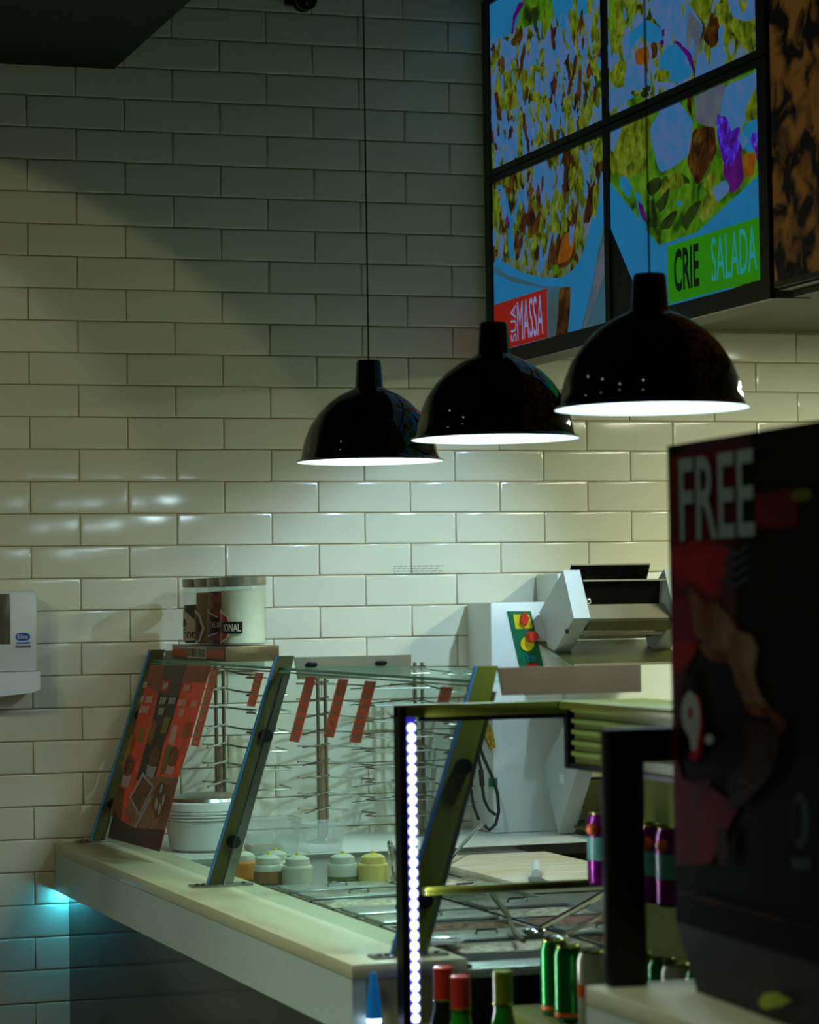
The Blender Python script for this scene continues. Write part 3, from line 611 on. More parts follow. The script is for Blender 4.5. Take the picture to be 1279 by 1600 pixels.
ART = {
'LT': ('sc_salad', [
  ('sc_cyan', [(55,-60),(470,-60),(470,10),(330,120),(300,40),(200,30),(150,120),(60,160)]), ('sc_green', [(180,-10),(290,-10),(300,80),(260,150),(220,90),(170,120)]), ('sc_dkgreen', [(215,30),(240,20),(240,130),(225,110)]),
  ('sc_purple', [(165,10),(195,-10),(160,60),(148,130),(138,130),(145,60)]), ('sc_brown', [(140,150),(180,80),(185,120),(165,175),(145,170)]), ('sc_brown', [(365,80),(378,40),(380,100),(400,90),(385,150),(345,170)]),
  ('sc_purple', [(478,170),(480,205),(440,260),(425,290),(430,240)]), ('sc_lav', ell(300,190,45,90,0.2)), ('sc_lav', ell(180,230,70,60,0.4)), ('sc_lav', ell(100,190,40,60,-0.3)), ('sc_lav', ell(290,430,40,60,0.2)), ('sc_lav', ell(110,430,35,80,-0.4)), ('sc_olive', ell(140,330,60,80,0.2)),
  ('sc_olive', ell(230,310,60,70,0.2)), ('sc_lav', ell(385,350,24,80,0.1)), ('sc_olive', ell(455,60,12,100,0.15)), ('sc_dkgreen', ell(465,290,18,80,0.1)), ('sc_brown', ell(352,250,16,50,0.1)), ('sc_cyan', [(455,200),(480,220),(475,260),(450,280)]),
  ('sc_lav', [(75,500),(160,480),(210,560),(120,600),(75,630)]), ('sc_brown', ell(206,510,5,22,0.2)), ('sc_brown', ell(75,210,8,50,0))]),
'RT': ('sc_salad', [
  ('sc_green', [(500,-10),(600,-10),(590,80),(540,160),(505,200)]), ('sc_olive', [(520,-20),(620,-20),(560,120),(500,300)]), ('sc_cyan', [(590,110),(640,70),(700,110),(705,160),(660,160),(620,130),(570,200),(560,150)]), ('sc_orange', [(598,190),(650,170),(640,260),(610,270)]), ('sc_brown', [(655,165),(680,160),(680,210),(660,220)]),
  ('sc_purple', ell(705,130,5,50,0.2)), ('sc_lav', [(660,-20),(770,-20),(850,90),(850,110),(840,170),(800,200),(760,180),(740,120),(700,110),(660,60)]), ('sc_grey', [(800,30),(845,90),(840,180),(820,220),(790,190)]), ('sc_brown', [(880,40),(915,80),(915,140),(880,180),(850,130)]), ('sc_olive', [(780,-20),(900,-20),(880,60),(860,90)]),
  ('sc_cyan', [(690,220),(720,170),(760,160),(800,210),(810,280),(750,310),(700,290)]), ('sc_purple', [(740,155),(770,160),(805,195),(820,250),(815,285),(800,230),(770,180)]), ('sc_lav', [(830,205),(900,170),(945,200),(930,260),(820,300)]), ('sc_olive', [(900,20),(990,-10),(1060,60),(1060,160),(1010,190),(960,110),(930,180)]), ('sc_lav', [(930,-20),(1068,-20),(1068,60),(1010,80),(960,60)]),
  ('sc_lav', [(520,190),(540,220),(520,300),(505,260)]), ('sc_olive', ell(545,275,36,50,0.2)), ('sc_lav', [(570,240),(640,240),(640,320),(560,340)]), ('sc_green', ell(600,380,34,20,-0.5)), ('sc_lav', [(508,330),(560,320),(600,360),(510,410)]), ('sc_olive', ell(700,280,30,26,0.2)), ('sc_dkgreen', ell(640,340,14,24,0.6))]),
'LB': ('sc_pasta', [
  ('sc_olive', ell(240,560,46,90,0.2)), ('sc_lav', [(215,600),(270,590),(300,690),(260,770),(225,700)]), ('sc_lav', ell(325,620,12,60,-0.1)), ('sc_brown', [(330,570),(370,560),(370,700),(330,720)]), ('sc_lav', [(270,700),(320,700),(330,760),(285,790)]), ('sc_olive', ell(75,790,22,90,0.1)), ('sc_cyan', [(85,690),(110,690),(150,840),(145,930),(130,930),(128,830)]), ('sc_purple', [(95,700),(106,700),(136,830),(130,855)]),
  ('sc_cyan', [(200,690),(180,790),(150,850),(150,960),(135,960),(135,850),(170,720)]), ('sc_brown', [(195,750),(230,790),(240,880),(190,880),(160,840)]), ('sc_lav', [(300,760),(320,760),(360,870),(350,885)]), ('sc_olive', ell(180,920,24,70,-0.2)), ('sc_lav', [(260,840),(300,880),(255,1010),(240,1010)]), ('sc_brown', [(300,830),(400,790),(390,900),(350,990),(270,1010)]), ('sc_orange', [(330,880),(380,850),(360,960),(310,980)]),
  ('sc_olive', [(390,600),(420,580),(440,700),(400,790)]), ('sc_lav', ell(440,590,14,60,0.25)), ('sc_lav', [(390,560),(410,560),(440,720),(425,740)]), ('sc_brown', [(430,700),(470,640),(430,830),(405,830)]), ('sc_olive', ell(460,560,20,50,0.1)), ('sc_green', ell(305,1000,14,16,0)),
  ('sc_cyan', [(40,915),(100,965),(180,1010),(260,1030),(330,1030),(370,1000),(400,960),(430,860),(470,700),(495,600),(495,760),(440,1060),(390,1270),(340,1300),(40,1330)]),
  ('sc_cyan_dim', [(40,960),(130,1020),(260,1062),(365,1062),(350,1290),(280,1310),(275,1080),(40,1040)]), ('sc_brown', [(318,1066),(362,1062),(345,1270),(300,1290)]), ('sc_cyan', [(40,1000),(160,1050),(275,1070),(40,1135)]), ('sc_cyan_dim', [(495,790),(495,1300),(385,1280),(440,1060)]), ('sc_grey', [(495,860),(495,1000),(420,1210),(400,1250),(450,1020)])]),
'RB': ('sc_green', [
  ('sc_olive', [(508,470),(640,400),(660,480),(640,640),(560,660),(508,640)]), ('sc_lav', [(508,470),(560,450),(520,560),(508,560)]), ('sc_cyan', [(540,680),(560,650),(590,700),(580,740)]),
  ('sc_lav', [(662,460),(690,410),(760,370),(815,450),(805,540),(780,590),(690,645),(655,500)]), ('sc_grey', [(815,360),(935,305),(920,440),(880,475),(820,450)]), ('sc_brown', [(795,360),(812,350),(815,450),(800,420)]), ('sc_lav', [(938,312),(1050,262),(1068,330),(1010,430),(1000,470),(940,490),(915,420)]), ('sc_olive', [(1010,400),(1068,300),(1068,430),(1010,450)]), ('sc_cyan', [(1000,470),(1068,430),(1068,560),(1010,560)]),
  ('sc_brown', [(812,480),(895,468),(905,560),(870,640),(830,690),(790,600)]), ('sc_purple', [(930,540),(995,530),(1005,660),(955,722),(925,640)]), ('sc_violet', [(905,420),(935,430),(955,490),(992,470),(990,540),(960,620),(925,600),(908,530)]), ('sc_violet', ell(1050,520,22,36,0)), ('sc_purple', ell(1058,560,14,40,0)), ('sc_orange', [(1000,570),(1045,560),(1040,650),(1005,660)]), ('sc_lav', [(985,520),(1000,480),(1025,520),(1000,560)]),
  ('sc_green', [(640,720),(700,640),(780,620),(840,700),(885,600),(955,690),(930,740),(830,860),(740,895),(680,890)]), ('sc_olive', [(700,660),(770,630),(790,680),(740,700),(700,740)]), ('sc_olive', [(830,800),(860,730),(900,690),(905,760),(850,830)]), ('sc_dkgreen', [(640,690),(690,655),(700,690),(660,730)]), ('sc_dkgreen', [(690,860),(720,800),(760,780),(730,850)]), ('sc_dkgreen', [(672,760),(730,690),(720,750),(690,790)]), ('sc_dkgreen', [(770,830),(800,770),(850,740),(820,810),(790,860)]), ('sc_dkgreen', [(770,640),(800,660),(810,690),(780,680)]), ('sc_olive', [(850,690),(890,620),(910,660),(870,720)]), ('sc_lav', [(885,700),(930,665),(952,700),(905,752)]), ('sc_cyan', ell(765,755,12,9,-0.6)),
  ('sc_cyan', [(600,710),(620,720),(645,850),(620,830)]), ('sc_purple', [(612,735),(630,760),(640,825),(622,800)]),
  ('sc_cyan', [(495,660),(560,740),(640,850),(690,910),(726,900),(726,1150),(590,1060),(495,840)]), ('sc_cyan', [(680,912),(830,862),(1080,630),(1080,820),(726,910)]), ('sc_black', [(495,830),(512,850),(600,1060),(700,1140),(760,1165),(600,1300),(495,1300)]),  # black wedge: shadow of the bezel drawn into the picture
  ('sc_cyan', [(690,1120),(980,1050),(905,1115),(760,1165)]), ('sc_black', [(950,1075),(1090,1030),(1090,1120),(750,1180),(905,1115)])]),
}
names = {'LT': 'upper menu screen next to the tile wall showing a pale salad', 'RT': 'upper menu screen away from the wall showing onion rings and cheese',
         'LB': 'lower menu screen next to the tile wall with red pasta label', 'RB': 'lower menu screen away from the wall with green salad label'}
for k in ('LT', 'RT', 'LB', 'RB'):
    y0, y1, z0, z1 = RC[k]; bt = 0.050 if k[1] == 'B' else 0.020; tp = 0.020 if k[1] == 'B' else 0.02
    ya, yb = (y0-0.017 if k[0] == 'L' else y0-0.055), (y1+0.055 if k[0] == 'L' else y1+0.017)
    za, zb = z0-bt, z1+tp
    t = empty('menu_screen', (SX+0.03, (y0+y1)/2, za), names[k], 'screen', 'menu screens on the bulkhead')
    part('housing', MB().box(SX+0.004, SX+0.105, ya+0.002, yb-0.002, za+0.002, zb-0.002), 'bezel' if k[1] == 'T' else 'soffit', t)
    b = MB()
    for a, d, e, f in ((ya, yb, za, z0), (ya, yb, z1, zb), (ya, y0, z0, z1), (y1, yb, z0, z1)): b.box(SX-0.010, SX+0.0035, a, d, e, f)
    part('bezel', b, 'bezel', t, smooth=False)
    bn, shapes = ART[k]; rw = random.Random(11)
    b = MB(); b.box(SX-0.001, SX+0.003, y0, y1, z0, z1); pic = part('display', b, bn, t, smooth=False)
    b = MB(); lay = 0
    for mn, pts in shapes:
        big = mn in ('sc_cyan', 'sc_cyan_dim', 'sc_black') and lay > 18
        q = clip([c2(*p) for p in (pts if big else chaikin(wobble(pts, rw, 7.0)))], RC[k])
        if len(q) > 2: lay += 1; b.face([(SX-0.0013-0.00006*lay, p[0], p[1]) for p in q], SC.index(mn))
    if k in ('LT', 'LB', 'RT'):          # strewn strips of pasta and shredded salad
        rr = random.Random({'LT': 3, 'LB': 5, 'RT': 9}[k]); n = {'LT': 230, 'LB': 110, 'RT': 60}[k]
        for i in range(n):
            cy = rr.uniform(y0, y1); cz = rr.uniform(z0+(0.28 if k == 'LB' else 0), z1-(0.16 if k == 'LT' else 0))
            mn = rr.choice(['sc_lav','sc_lav','sc_olive','sc_olive','sc_brown'] if k != 'RT' else ['sc_olive','sc_lav','sc_lav'])
            s = rr.uniform(0.010, 0.040); q = [(cy+(p[0]), cz+p[1]) for p in chaikin(wobble(ell(0, 0, s*0.6, s*rr.uniform(0.8, 1.9), rr.uniform(-0.7, 0.7), 7), rr, s*0.3), 1)]
            q = clip(q, RC[k])
            if len(q) > 2: lay += 1; b.face([(SX-0.0013-0.00002*lay, p[0], p[1]) for p in q], SC.index(mn))
    # captions
    lx = SX-0.0075
    if k == 'RB': b.face([(lx, -1.476, 2.478), (lx, -2.060, 2.478), (lx, -2.060, 2.637), (lx, -1.476, 2.637)], SC.index('sc_label_green'))
    if k == 'LB': b.face([(lx, -0.080, 2.474), (lx, -0.560, 2.474), (lx, -0.560, 2.626), (lx, -0.080, 2.626)], SC.index('sc_label_red'))
    part('picture', b, SC, pic, smooth=False)['kind'] = 'stuff'
    ux, uz = (0, -1, 0), (0, 0, 1); lx -= 0.0008
    if k == 'RB':
        part('caption_dark', put_text(MB(), 'CRIE', (lx, -1.520, 2.503), ux, uz, 0.118, 0.165, bold=0.025), 'sc_text_dark', pic, smooth=False)
        part('caption_pale', put_text(MB(), 'SALADA', (lx, -1.765, 2.503), ux, uz, 0.120, 0.275), 'sc_text_cyan', pic, smooth=False)
    if k == 'LB':
        part('caption_small', put_text(MB(), 'SUA', (lx, -0.290, 2.490), uz, (0, 1, 0), 0.050, 0.115), 'sc_text_lilac', pic, smooth=False)
        part('caption_large', put_text(MB(), 'MASSA', (lx, -0.300, 2.488), ux, uz, 0.125, 0.225), 'sc_text_lilac', pic, smooth=False)
_em('pizza_print', (92,62,22), (8,7,6), 11, 0.5, 0.2, 0.44, 0.60, 7)
t = empty('pizza_panel', (SX+0.05, -3.0, 2.44), 'dim brown printed panel with dark charred blotches beside the menu screens', 'panel')
part('printed_face', MB().box(SX-0.006, SX+0.002, -4.4, -2.135, 2.462, 3.62), 'pizza_print', t, smooth=False)
part('backing', MB().box(SX+0.003, SX+0.115, -4.4, -2.135, 2.44, 3.62), 'bezel', t)
part('lower_rail', MB().box(SX-0.008, SX+0.010, -4.4, -2.135, 2.446, 2.4615), 'soffit', t)
part('lower_rail', MB().box(SX+0.045, SX+0.115, -4.4, -2.135, 2.425, 2.4395), 'soffit', t)

# ================================================================== LEFT WALL: dispenser, and small fixture near the ceiling
t = empty('soap_dispenser', (-0.13, -0.06, 1.41), 'white wall dispenser with blue oval logo and grey level window', 'dispenser')
part('body', MB().box(-0.255, -0.006, -0.115, -0.001, 1.478, 1.722, 0.010), 'white_plastic', t)
b = MB(); pr = [(-0.256, 1.477), (0.000, 1.477), (0.000, 1.424), (-0.02, 1.414), (-0.128, 1.404), (-0.236, 1.414), (-0.256, 1.424)]
b.prism([(x, -0.125, z) for x, z in pr], (0, 0.124, 0)); part('lower_cover', b, 'lamp_white', t)
part('level_window', MB().box(-0.120, -0.088, -0.118, -0.1152, 1.562, 1.714, 0.001), 'grey_window', t)
M('logo_blue', (20,76,170), rough=0.4, var=0.1)
lg = part('logo', MB().prism([(x, -0.1160, z) for x, z in [(-0.050+0.0225*math.copysign(abs(math.cos(a))**0.6, math.cos(a)), 1.583+0.012*math.sin(a)) for a in [2*math.pi*i/20 for i in range(20)]]], (0, 0.0006, 0)), 'logo_blue', t)
part('logo_lettering', put_text(MB(), 'Elite', (-0.066, -0.1166, 1.577), (1,0,0), (0,0,1), 0.013, 0.032), 'white_print', lg, smooth=False)
b = MB(); b.box(-0.070, -0.028, -0.1162, -0.1156, 1.562, 1.567); part('logo_line', b, 'logo_blue', lg); part('logo_line', MB().box(-0.073, -0.026, -0.1162, -0.1156, 1.551, 1.556), 'grey_window', lg)
c = (0.893, -0.02, 3.596)
M('ring_pale', (120,120,84), rough=0.4)
t = empty('wall_camera', c, 'small round dark security camera with pale rim high on the tile wall', 'camera')
part('housing', MB().tube([(c[0], -0.002, c[2]), (c[0], -0.045, c[2])], 0.034, 28), 'black_plastic', t)
b = MB(); b.tube([(c[0]+0.035*math.cos(a), -0.046, c[2]+0.035*math.sin(a)) for a in [2*math.pi*i/28 for i in range(29)]], 0.002, 6); part('rim', b, 'ring_pale', t)
part('dome', MB().ball((c[0], -0.046, c[2]), 0.028, 1.0, 16), 'black_gloss', t); part('bracket', MB().box(c[0]-0.06, c[0]-0.036, -0.03, -0.002, c[2]-0.014, c[2]+0.05), 'black_plastic', t)
b = MB()
for k in range(4):
    x = 1.170
    while x < 1.34-0.02*(k % 2):
        d = R.uniform(0.006, 0.02); b.box(x, x+d, -0.0012, -0.0008, 1.785-0.008*k, 1.7875-0.008*k); x += d+0.004
M('faint_print', (150,158,146), rough=0.5)
solo('wall_notice', b, 'faint_print', 'faint four-line printed notice on a tile', 'notice', (1.25, -0.001, 1.76), smooth=False)

# ================================================================== DOUGH ROLLER ON THE BENCH
BT = 0.9375
t = empty('dough_roller', (1.75, -0.30, BT), 'white and steel dough rolling machine standing on the back bench', 'machine')
XL, XR = 1.575, 1.915
part('body_column', MB().box(1.415, 1.655, -0.235, -0.01, BT, 1.665, 0.006), 'white_paint', t)
part('rear_body', MB().box(1.656, 2.10, -0.20, -0.01, BT, 1.755, 0.006), 'white_paint', t)
def plate(x, pts, w, mat, name, lip=0.030):
    p = [PX(a, b, XL) for a, b in pts]
    q = [(x, v[1], v[2]) for v in p]; return part(name, MB().prism(q, (w, 0, 0)), mat, t, smooth=False)
up = [(879.5,891),(842,957),(860,1028),(896,966)]
lo = [(882,1130),(848,1198),(872,1302),(903,1196)]
plate(XL, up, 0.055, 'grey_paint', 'side_cover'); plate(XR, up, 0.055, 'grey_paint', 'side_cover')
plate(XL, lo, 0.055, 'grey_paint', 'side_cover'); plate(XR, lo, 0.055, 'grey_paint', 'side_cover')
part('cover_slot', MB().box(XL-0.0012, XL-0.0004, -0.50, -0.47, 1.565, 1.580), 'black_plastic', t)
part('cover_slot', MB().box(XL-0.0012, XL-0.0004, -0.44, -0.40, 1.10, 1.13), 'white_print', t)
xa, xb = XL+0.056, XR-0.001
def sheet(name, p0, p1, mat, th=0.004, x0=xa, x1=xb):
    (ya, za), (yb, zb) = p0, p1; d = np.array([0, yb-ya, zb-za]); n = np.array([0, -d[2], d[1]])/np.linalg.norm(d)*th
    a = np.array([x0, ya, za]); q = [a, a+d, a+d+n, a+n]; return part(name, MB().prism(q, (x1-x0, 0, 0)), mat, t, smooth=False)
M('hopper_dark', (22,20,16), rough=0.35, metal=0.6, var=0.4)
def zz(py, y, px=950): return PY(px, py, y)[2]
sheet('hopper_back', (-0.31, zz(930, -0.31)), (-0.37, zz(883, -0.37)), 'hopper_dark', 0.004, xa+0.005, xb-0.01); sheet('hopper_front', (-0.440, zz(946, -0.44)), (-0.450, zz(908, -0.45)), 'hopper_dark', 0.004, xa+0.012, xb-0.012)
part('hopper_rim', MB().box(xa+0.005, xb-0.01, -0.377, -0.368, zz(883, -0.37), zz(880.5, -0.37)), 'sheet_steel', t); part('hopper_rim', MB().box(xa+0.005, xb+0.012, -0.475, -0.449, zz(908, -0.45), zz(905.5, -0.45)), 'sheet_steel', t)
sheet('front_shield', (-0.52, zz(968, -0.52)), (-0.452, zz(946, -0.452)), 'sheet_steel'); sheet('front_shield', (-0.500, zz(984, -0.5)), (-0.522, zz(969, -0.522)), 'steel_dark')
part('upper_roller', MB().cyl((xa, -0.40, 1.585), (xb, -0.40, 1.585), 0.035, 20), 'chrome', t); part('upper_roller', MB().cyl((xa, -0.33, 1.625), (xb, -0.33, 1.625), 0.035, 20), 'chrome', t)
part('scraper_bar', MB().cyl((xa, -0.48, zz(989, -0.48)), (xb-0.02, -0.48, zz(989, -0.48)), 0.009, 10), 'sheet_steel', t); part('scraper_bar', MB().box(xa, xb-0.06, -0.45, -0.44, zz(998, -0.45), zz(993, -0.45)), 'sheet_steel', t)
sheet('dough_slide', (-0.24, zz(1000, -0.24)), (-0.54, zz(1037, -0.54)), 'steel_dark', 0.004, 1.57, 1.97); sheet('slide_lip', (-0.545, zz(1040, -0.545)), (-0.545, zz(1036, -0.545)), 'sheet_steel', 0.004, 1.57, 1.97)
sheet('lower_slide', (-0.56, 1.335), (-0.22, 1.300), 'white_paint', 0.006, 1.62, 2.06)
for z, yy in ((1.10, -0.42), (1.05, -0.36)): part('lower_roller', MB().cyl((xa, yy, z), (xb, yy, z), 0.035, 20), 'chrome', t)
sheet('front_shield', (-0.50, 1.12), (-0.42, 1.20), 'sheet_steel'); sheet('front_shield', (-0.44, 1.00), (-0.50, 1.115), 'steel_dark')
sheet('catch_tray', (-0.55, 0.955), (-0.25, 0.965), 'steel_dark', 0.006, 1.62, 2.06)
for (x, y, z) in ((xa+0.012, -0.49, zz(938, -0.49)), (xb+0.03, -0.47, zz(938, -0.47)), (xb+0.03, -0.53, zz(975, -0.53))):
    part('knob', MB().ball((x, y, z), 0.012, 1, 12), 'chrome', t)
M('panel_green', (22,112,70), rough=0.35, var=0.15); M('panel_frame', (90,140,104), rough=0.4); M('sw_yellow', (226,206,24), rough=0.4, var=0.08); M('sw_red', (226,62,36), rough=0.35, var=0.1); M('sw_teal', (20,120,110), rough=0.35)
yc = -0.2415
def cq(px, py, d=0.0): v = PY(px, py, yc); return np.array([v[0], yc-d, v[2]])
cp = part('control_panel', MB().prism([cq(793,955), cq(829,955), cq(858,1082), cq(822,1085)], (0, 0.006, 0)), 'panel_green', t, smooth=False)
part('selector_plate', MB().prism([cq(801,960,.002), cq(826,960,.002), cq(832,982,.002), cq(805,983,.002)], (0, 0.002, 0)), 'sw_yellow', cp, smooth=False)
part('selector_knob', MB().prism([cq(818,957,.016), cq(824,966,.016), cq(820,978,.016), cq(811,973,.016), cq(812,962,.016)], (0, 0.0135, 0)), 'sw_red', cp, smooth=False)
e = cq(823,1006)
part('stop_base', MB().tube([(e[0], yc-0.0005, e[2]), (e[0], yc-0.006, e[2])], 0.023, 24), 'sw_yellow', cp)
e = cq(828,995)
part('stop_button', MB().tube([(e[0], yc-0.0065, e[2]), (e[0], yc-0.030, e[2]), (e[0], yc-0.036, e[2])], 0.019, 22, 0.015), 'sw_red', cp)
part('start_switch', MB().prism([cq(821,1024,.004), cq(834,1023,.004), cq(838,1034,.004), cq(824,1035,.004)], (0, 0.0035, 0)), 'sw_teal', cp, smooth=False)
part('pilot_light', MB().prism([cq(822,1037,.004), cq(838,1036,.004), cq(841,1046,.004), cq(825,1047,.004)], (0, 0.0035, 0)), 'sw_red', cp, smooth=False)
# cable, tag and yellow cloth beside it
b = MB(); pts = [PY(x, y, -0.30) for x, y in ((748,1165),(757,1188),(768,1212),(777,1240),(779,1268),(774,1288),(764,1297),(757,1290))]; b.tube(pts, 0.0055, 8)
solo('power_cable', b, 'cable', 'thick dark green power cable looping down beside the dough roller', 'cable', tuple(pts[-1]))
b = MB(); pts = [PY(x, y, -0.29) for x, y in ((746,1180),(751,1200),(753,1228),(756,1250),(764,1266),(774,1273))]; b.tube(pts, 0.005, 8); b.cyl(PY(751,1202,-0.29), PY(753,1228,-0.29), 0.008, 10)
solo('power_cable', b, 'cable', 'dark cable with inline connector hanging inside the larger loop', 'cable', tuple(pts[-1]))
b = MB(); pts = [PY(x, y, -0.28) for x, y in ((737,1190),(735,1230),(739,1258),(748,1281))]; b.tube(pts, 0.005, 8)
solo('power_cable', b, 'cable', 'short dark cable running down behind the slanted support', 'cable', tuple(pts[-1]))
M('yellow_cloth', (196,160,40), rough=0.9, rgb2=(120,92,20), scale=90)
b = MB(); p = [PY(x, y, -0.262) for x, y in ((752,1128),(764,1130),(771,1146),(774,1168),(768,1172),(757,1150))]; b.prism(p, (0, 0.019, 0)); solo('yellow_brush', b, 'yellow_cloth', 'yellow bristle brush hanging on the white machine body behind the slanted support', 'brush', tuple(p[0]), smooth=False)
part_t = solo('socket_tag', MB().box(*[v for v in (1.41-0.012, 1.41+0.016)], -0.2425, -0.2355, 1.085, 1.112, 0.001), 'panel_green', 'small green tag low on the white machine body', 'tag', (1.41, -0.238, 1.085))

# ================================================================== WIRE RACKS, TUB, BOX BEHIND THE GLASS
def rack(x, y, z0, z1, n, label, xr, step, lr=0.25):
    t = empty('wire_rack', (x, y, BT), label, 'rack', 'wire racks on the back bench')
    for dx in (-0.012, 0.012): part('post', MB().cyl((x+dx, y, BT+0.004), (x+dx, y, z1+0.02), 0.006, 10), 'wire', t)
    part('sleeve', MB().cyl((x, y+0.012, BT+0.012), (x, y+0.012, BT+0.30), 0.016, 14), 'steel_arm', t)
    part('foot', MB().lathe([(0.05, 0.0005), (0.05, 0.006), (0.02, 0.012), (0.012, 0.02)], (x, y, BT), 20), 'steel', t)
    for k in range(n):
        z = z0+(z1-z0)*k/(n-1); j = R.uniform(-0.004, 0.004); l = xr*R.uniform(0.96, 1.03); w = 0.10
        pts = [(x-min(0.10, lr), y-0.02, z+0.004), (x-0.02, y+0.01, z), (x+0.02, y+0.01, z), (x+step, y-0.01, z-0.010+j), (x+step+0.03, y-0.05, z-0.012+j), (x+step-0.005, y-0.075, z-0.018+j), (x+step+0.02, y-0.095, z-0.020+j), (x+l, y-0.10, z-0.020+j), (x+l+0.012, y-0.06, z-0.02+j), (x+l, y+0.02, z-0.014+j)]
        part('wire_loop', MB().tube(pts, 0.0032, 6), 'wire', t)
        part('wire_rung', MB().cyl((x+0.02, y-0.006, z+0.008), (x-lr, y-0.08, z-0.002+j*2), 0.0032, 6), 'chrome', t)
    return t
rack(0.845, -0.27, 1.04, 1.47, 10, 'wire rack with stacked wire loops behind the red label strips', 0.33, 0.12, 0.085)
rack(0.535, -0.22, 1.13, 1.47, 7, 'wire rack behind the menu poster and white tub', 0.19, 0.07, 0.06)
rack(1.190, -0.18, 1.06, 1.46, 9, 'wire rack behind the slanted support next to the dough roller', 0.16, 0.06)
c = (0.455, -0.36, BT)
t = empty('rice_tub', c, 'white round food tub with ribbed rim and glass lid', 'tub')
part('tub_body', MB().lathe([(0.095, 0.0005), (0.112, 0.010), (0.122, 0.080), (0.124, 0.092)], c, 40), 'white_plastic', t)
for k in range(3): part('rib', MB().lathe([(0.124, 0.094+k*0.009), (0.129, 0.096+k*0.009), (0.129, 0.0995+k*0.009), (0.124, 0.1015+k*0.009)], c, 40, close=False), 'white_plastic', t)
part('collar', MB().lathe([(0.123, 0.121), (0.127, 0.123), (0.124, 0.143), (0.116, 0.148), (0.05, 0.150)], c, 40), 'white_plastic', t)
part('lid', MB().lathe([(0.115, 0.1485), (0.11, 0.158), (0.07, 0.170), (0.02, 0.174), (0.001, 0.174)], c, 40), 'steel', t)
M('prawn', (214,176,150), rough=0.6, rgb2=(190,190,176), scale=40)
for (x0, x1, lab, cont) in ((0.560, 0.725, 'clear plastic food box with pinkish slices behind the sauce bottles', True), (0.735, 0.86, 'empty clear plastic food box behind the steel tongs', False)):
    y0, y1, z0, z1 = -0.64, -0.50, BT+0.001, BT+(0.105 if cont else 0.085)
    t = empty('plastic_box', ((x0+x1)/2-0.05, -0.57, BT), lab, 'container', 'clear plastic boxes on the back bench')
    xo = -0.055
    b = MB(); ins = 0.012
    q0 = [(x0+xo+ins, y0+ins, z0), (x1+xo-ins, y0+ins, z0), (x1+xo-ins, y1-ins, z0), (x0+xo+ins, y1-ins, z0)]; q1 = [(x0+xo, y0, z1), (x1+xo, y0, z1), (x1+xo, y1, z1), (x0+xo, y1, z1)]
    b.add(q0+q1, [(0,3,2,1)]+[(i, (i+1) % 4, 4+(i+1) % 4, 4+i) for i in range(4)]); part('walls', b, 'plastic_clear', t, smooth=False)
    r = 0.003; b = MB(); b.tube(q1+[q1[0]], r, 6); part('rim', b, 'plastic_clear', t)
    if cont: part('slices', MB().box(x0+xo+0.02, x1+xo-0.05, y0+0.02, y1-0.02, z0+0.003, z0+0.03, 0.008), 'prawn', t)

# ================================================================== SERVING LINE: bottles, pans, board, utensils
WT = 0.9255
M('bottle_plastic', (206,206,186), rough=0.35, var=0.05)
sauces = [('sauce_orange', (206,120,28), 0.352, -1.165, 'squat sauce bottle of orange sauce half behind the middle support'), ('sauce_brown', (140,88,40), 0.392, -1.285, 'squat sauce bottle of brown sauce'),
          ('sauce_pale', (196,196,172), 0.455, -1.345, 'squat translucent sauce bottle of pale sauce'), ('sauce_green', (104,110,52), 0.578, -1.350, 'squat sauce bottle of dark green sauce'), ('sauce_yellow', (226,202,110), 0.652, -1.385, 'squat sauce bottle filled with yellow sauce'),
          ('sauce_amber', (190,120,30), 0.440, -1.175, 'squat sauce bottle with amber tip behind the others')]
for mn, rgb, x, y, lab in sauces:
    M(mn, rgb, rough=0.4, var=0.1, scale=30)
    c = (x, y, WT)
    t = empty('sauce_bottle', c, lab, 'bottle', 'sauce bottles on the serving line'); full = 0.044 if mn in ('sauce_yellow', 'sauce_orange', 'sauce_amber') else (0.018 if mn == 'sauce_green' else 0.034)
    if mn == 'sauce_pale': full = 0.042
    part('filled_body', MB().lathe([(0.036, 0.0005), (0.041, 0.004), (0.041, full)], c, 24), mn, t)
    part('body', MB().lathe([(0.041, full), (0.041, 0.046), (0.038, 0.051)], c, 24), mn if mn in ('sauce_yellow', 'sauce_orange') else 'bottle_plastic', t)
    part('collar', MB().lathe([(0.033, 0.051), (0.034, 0.054), (0.032, 0.068), (0.020, 0.075), (0.009, 0.077)], c, 24), mn if mn == 'sauce_yellow' else 'bottle_plastic', t)
    part('nozzle', MB().lathe([(0.006, 0.077), (0.005, 0.083), (0.001, 0.084)], c, 12), 'sw_yellow', t)
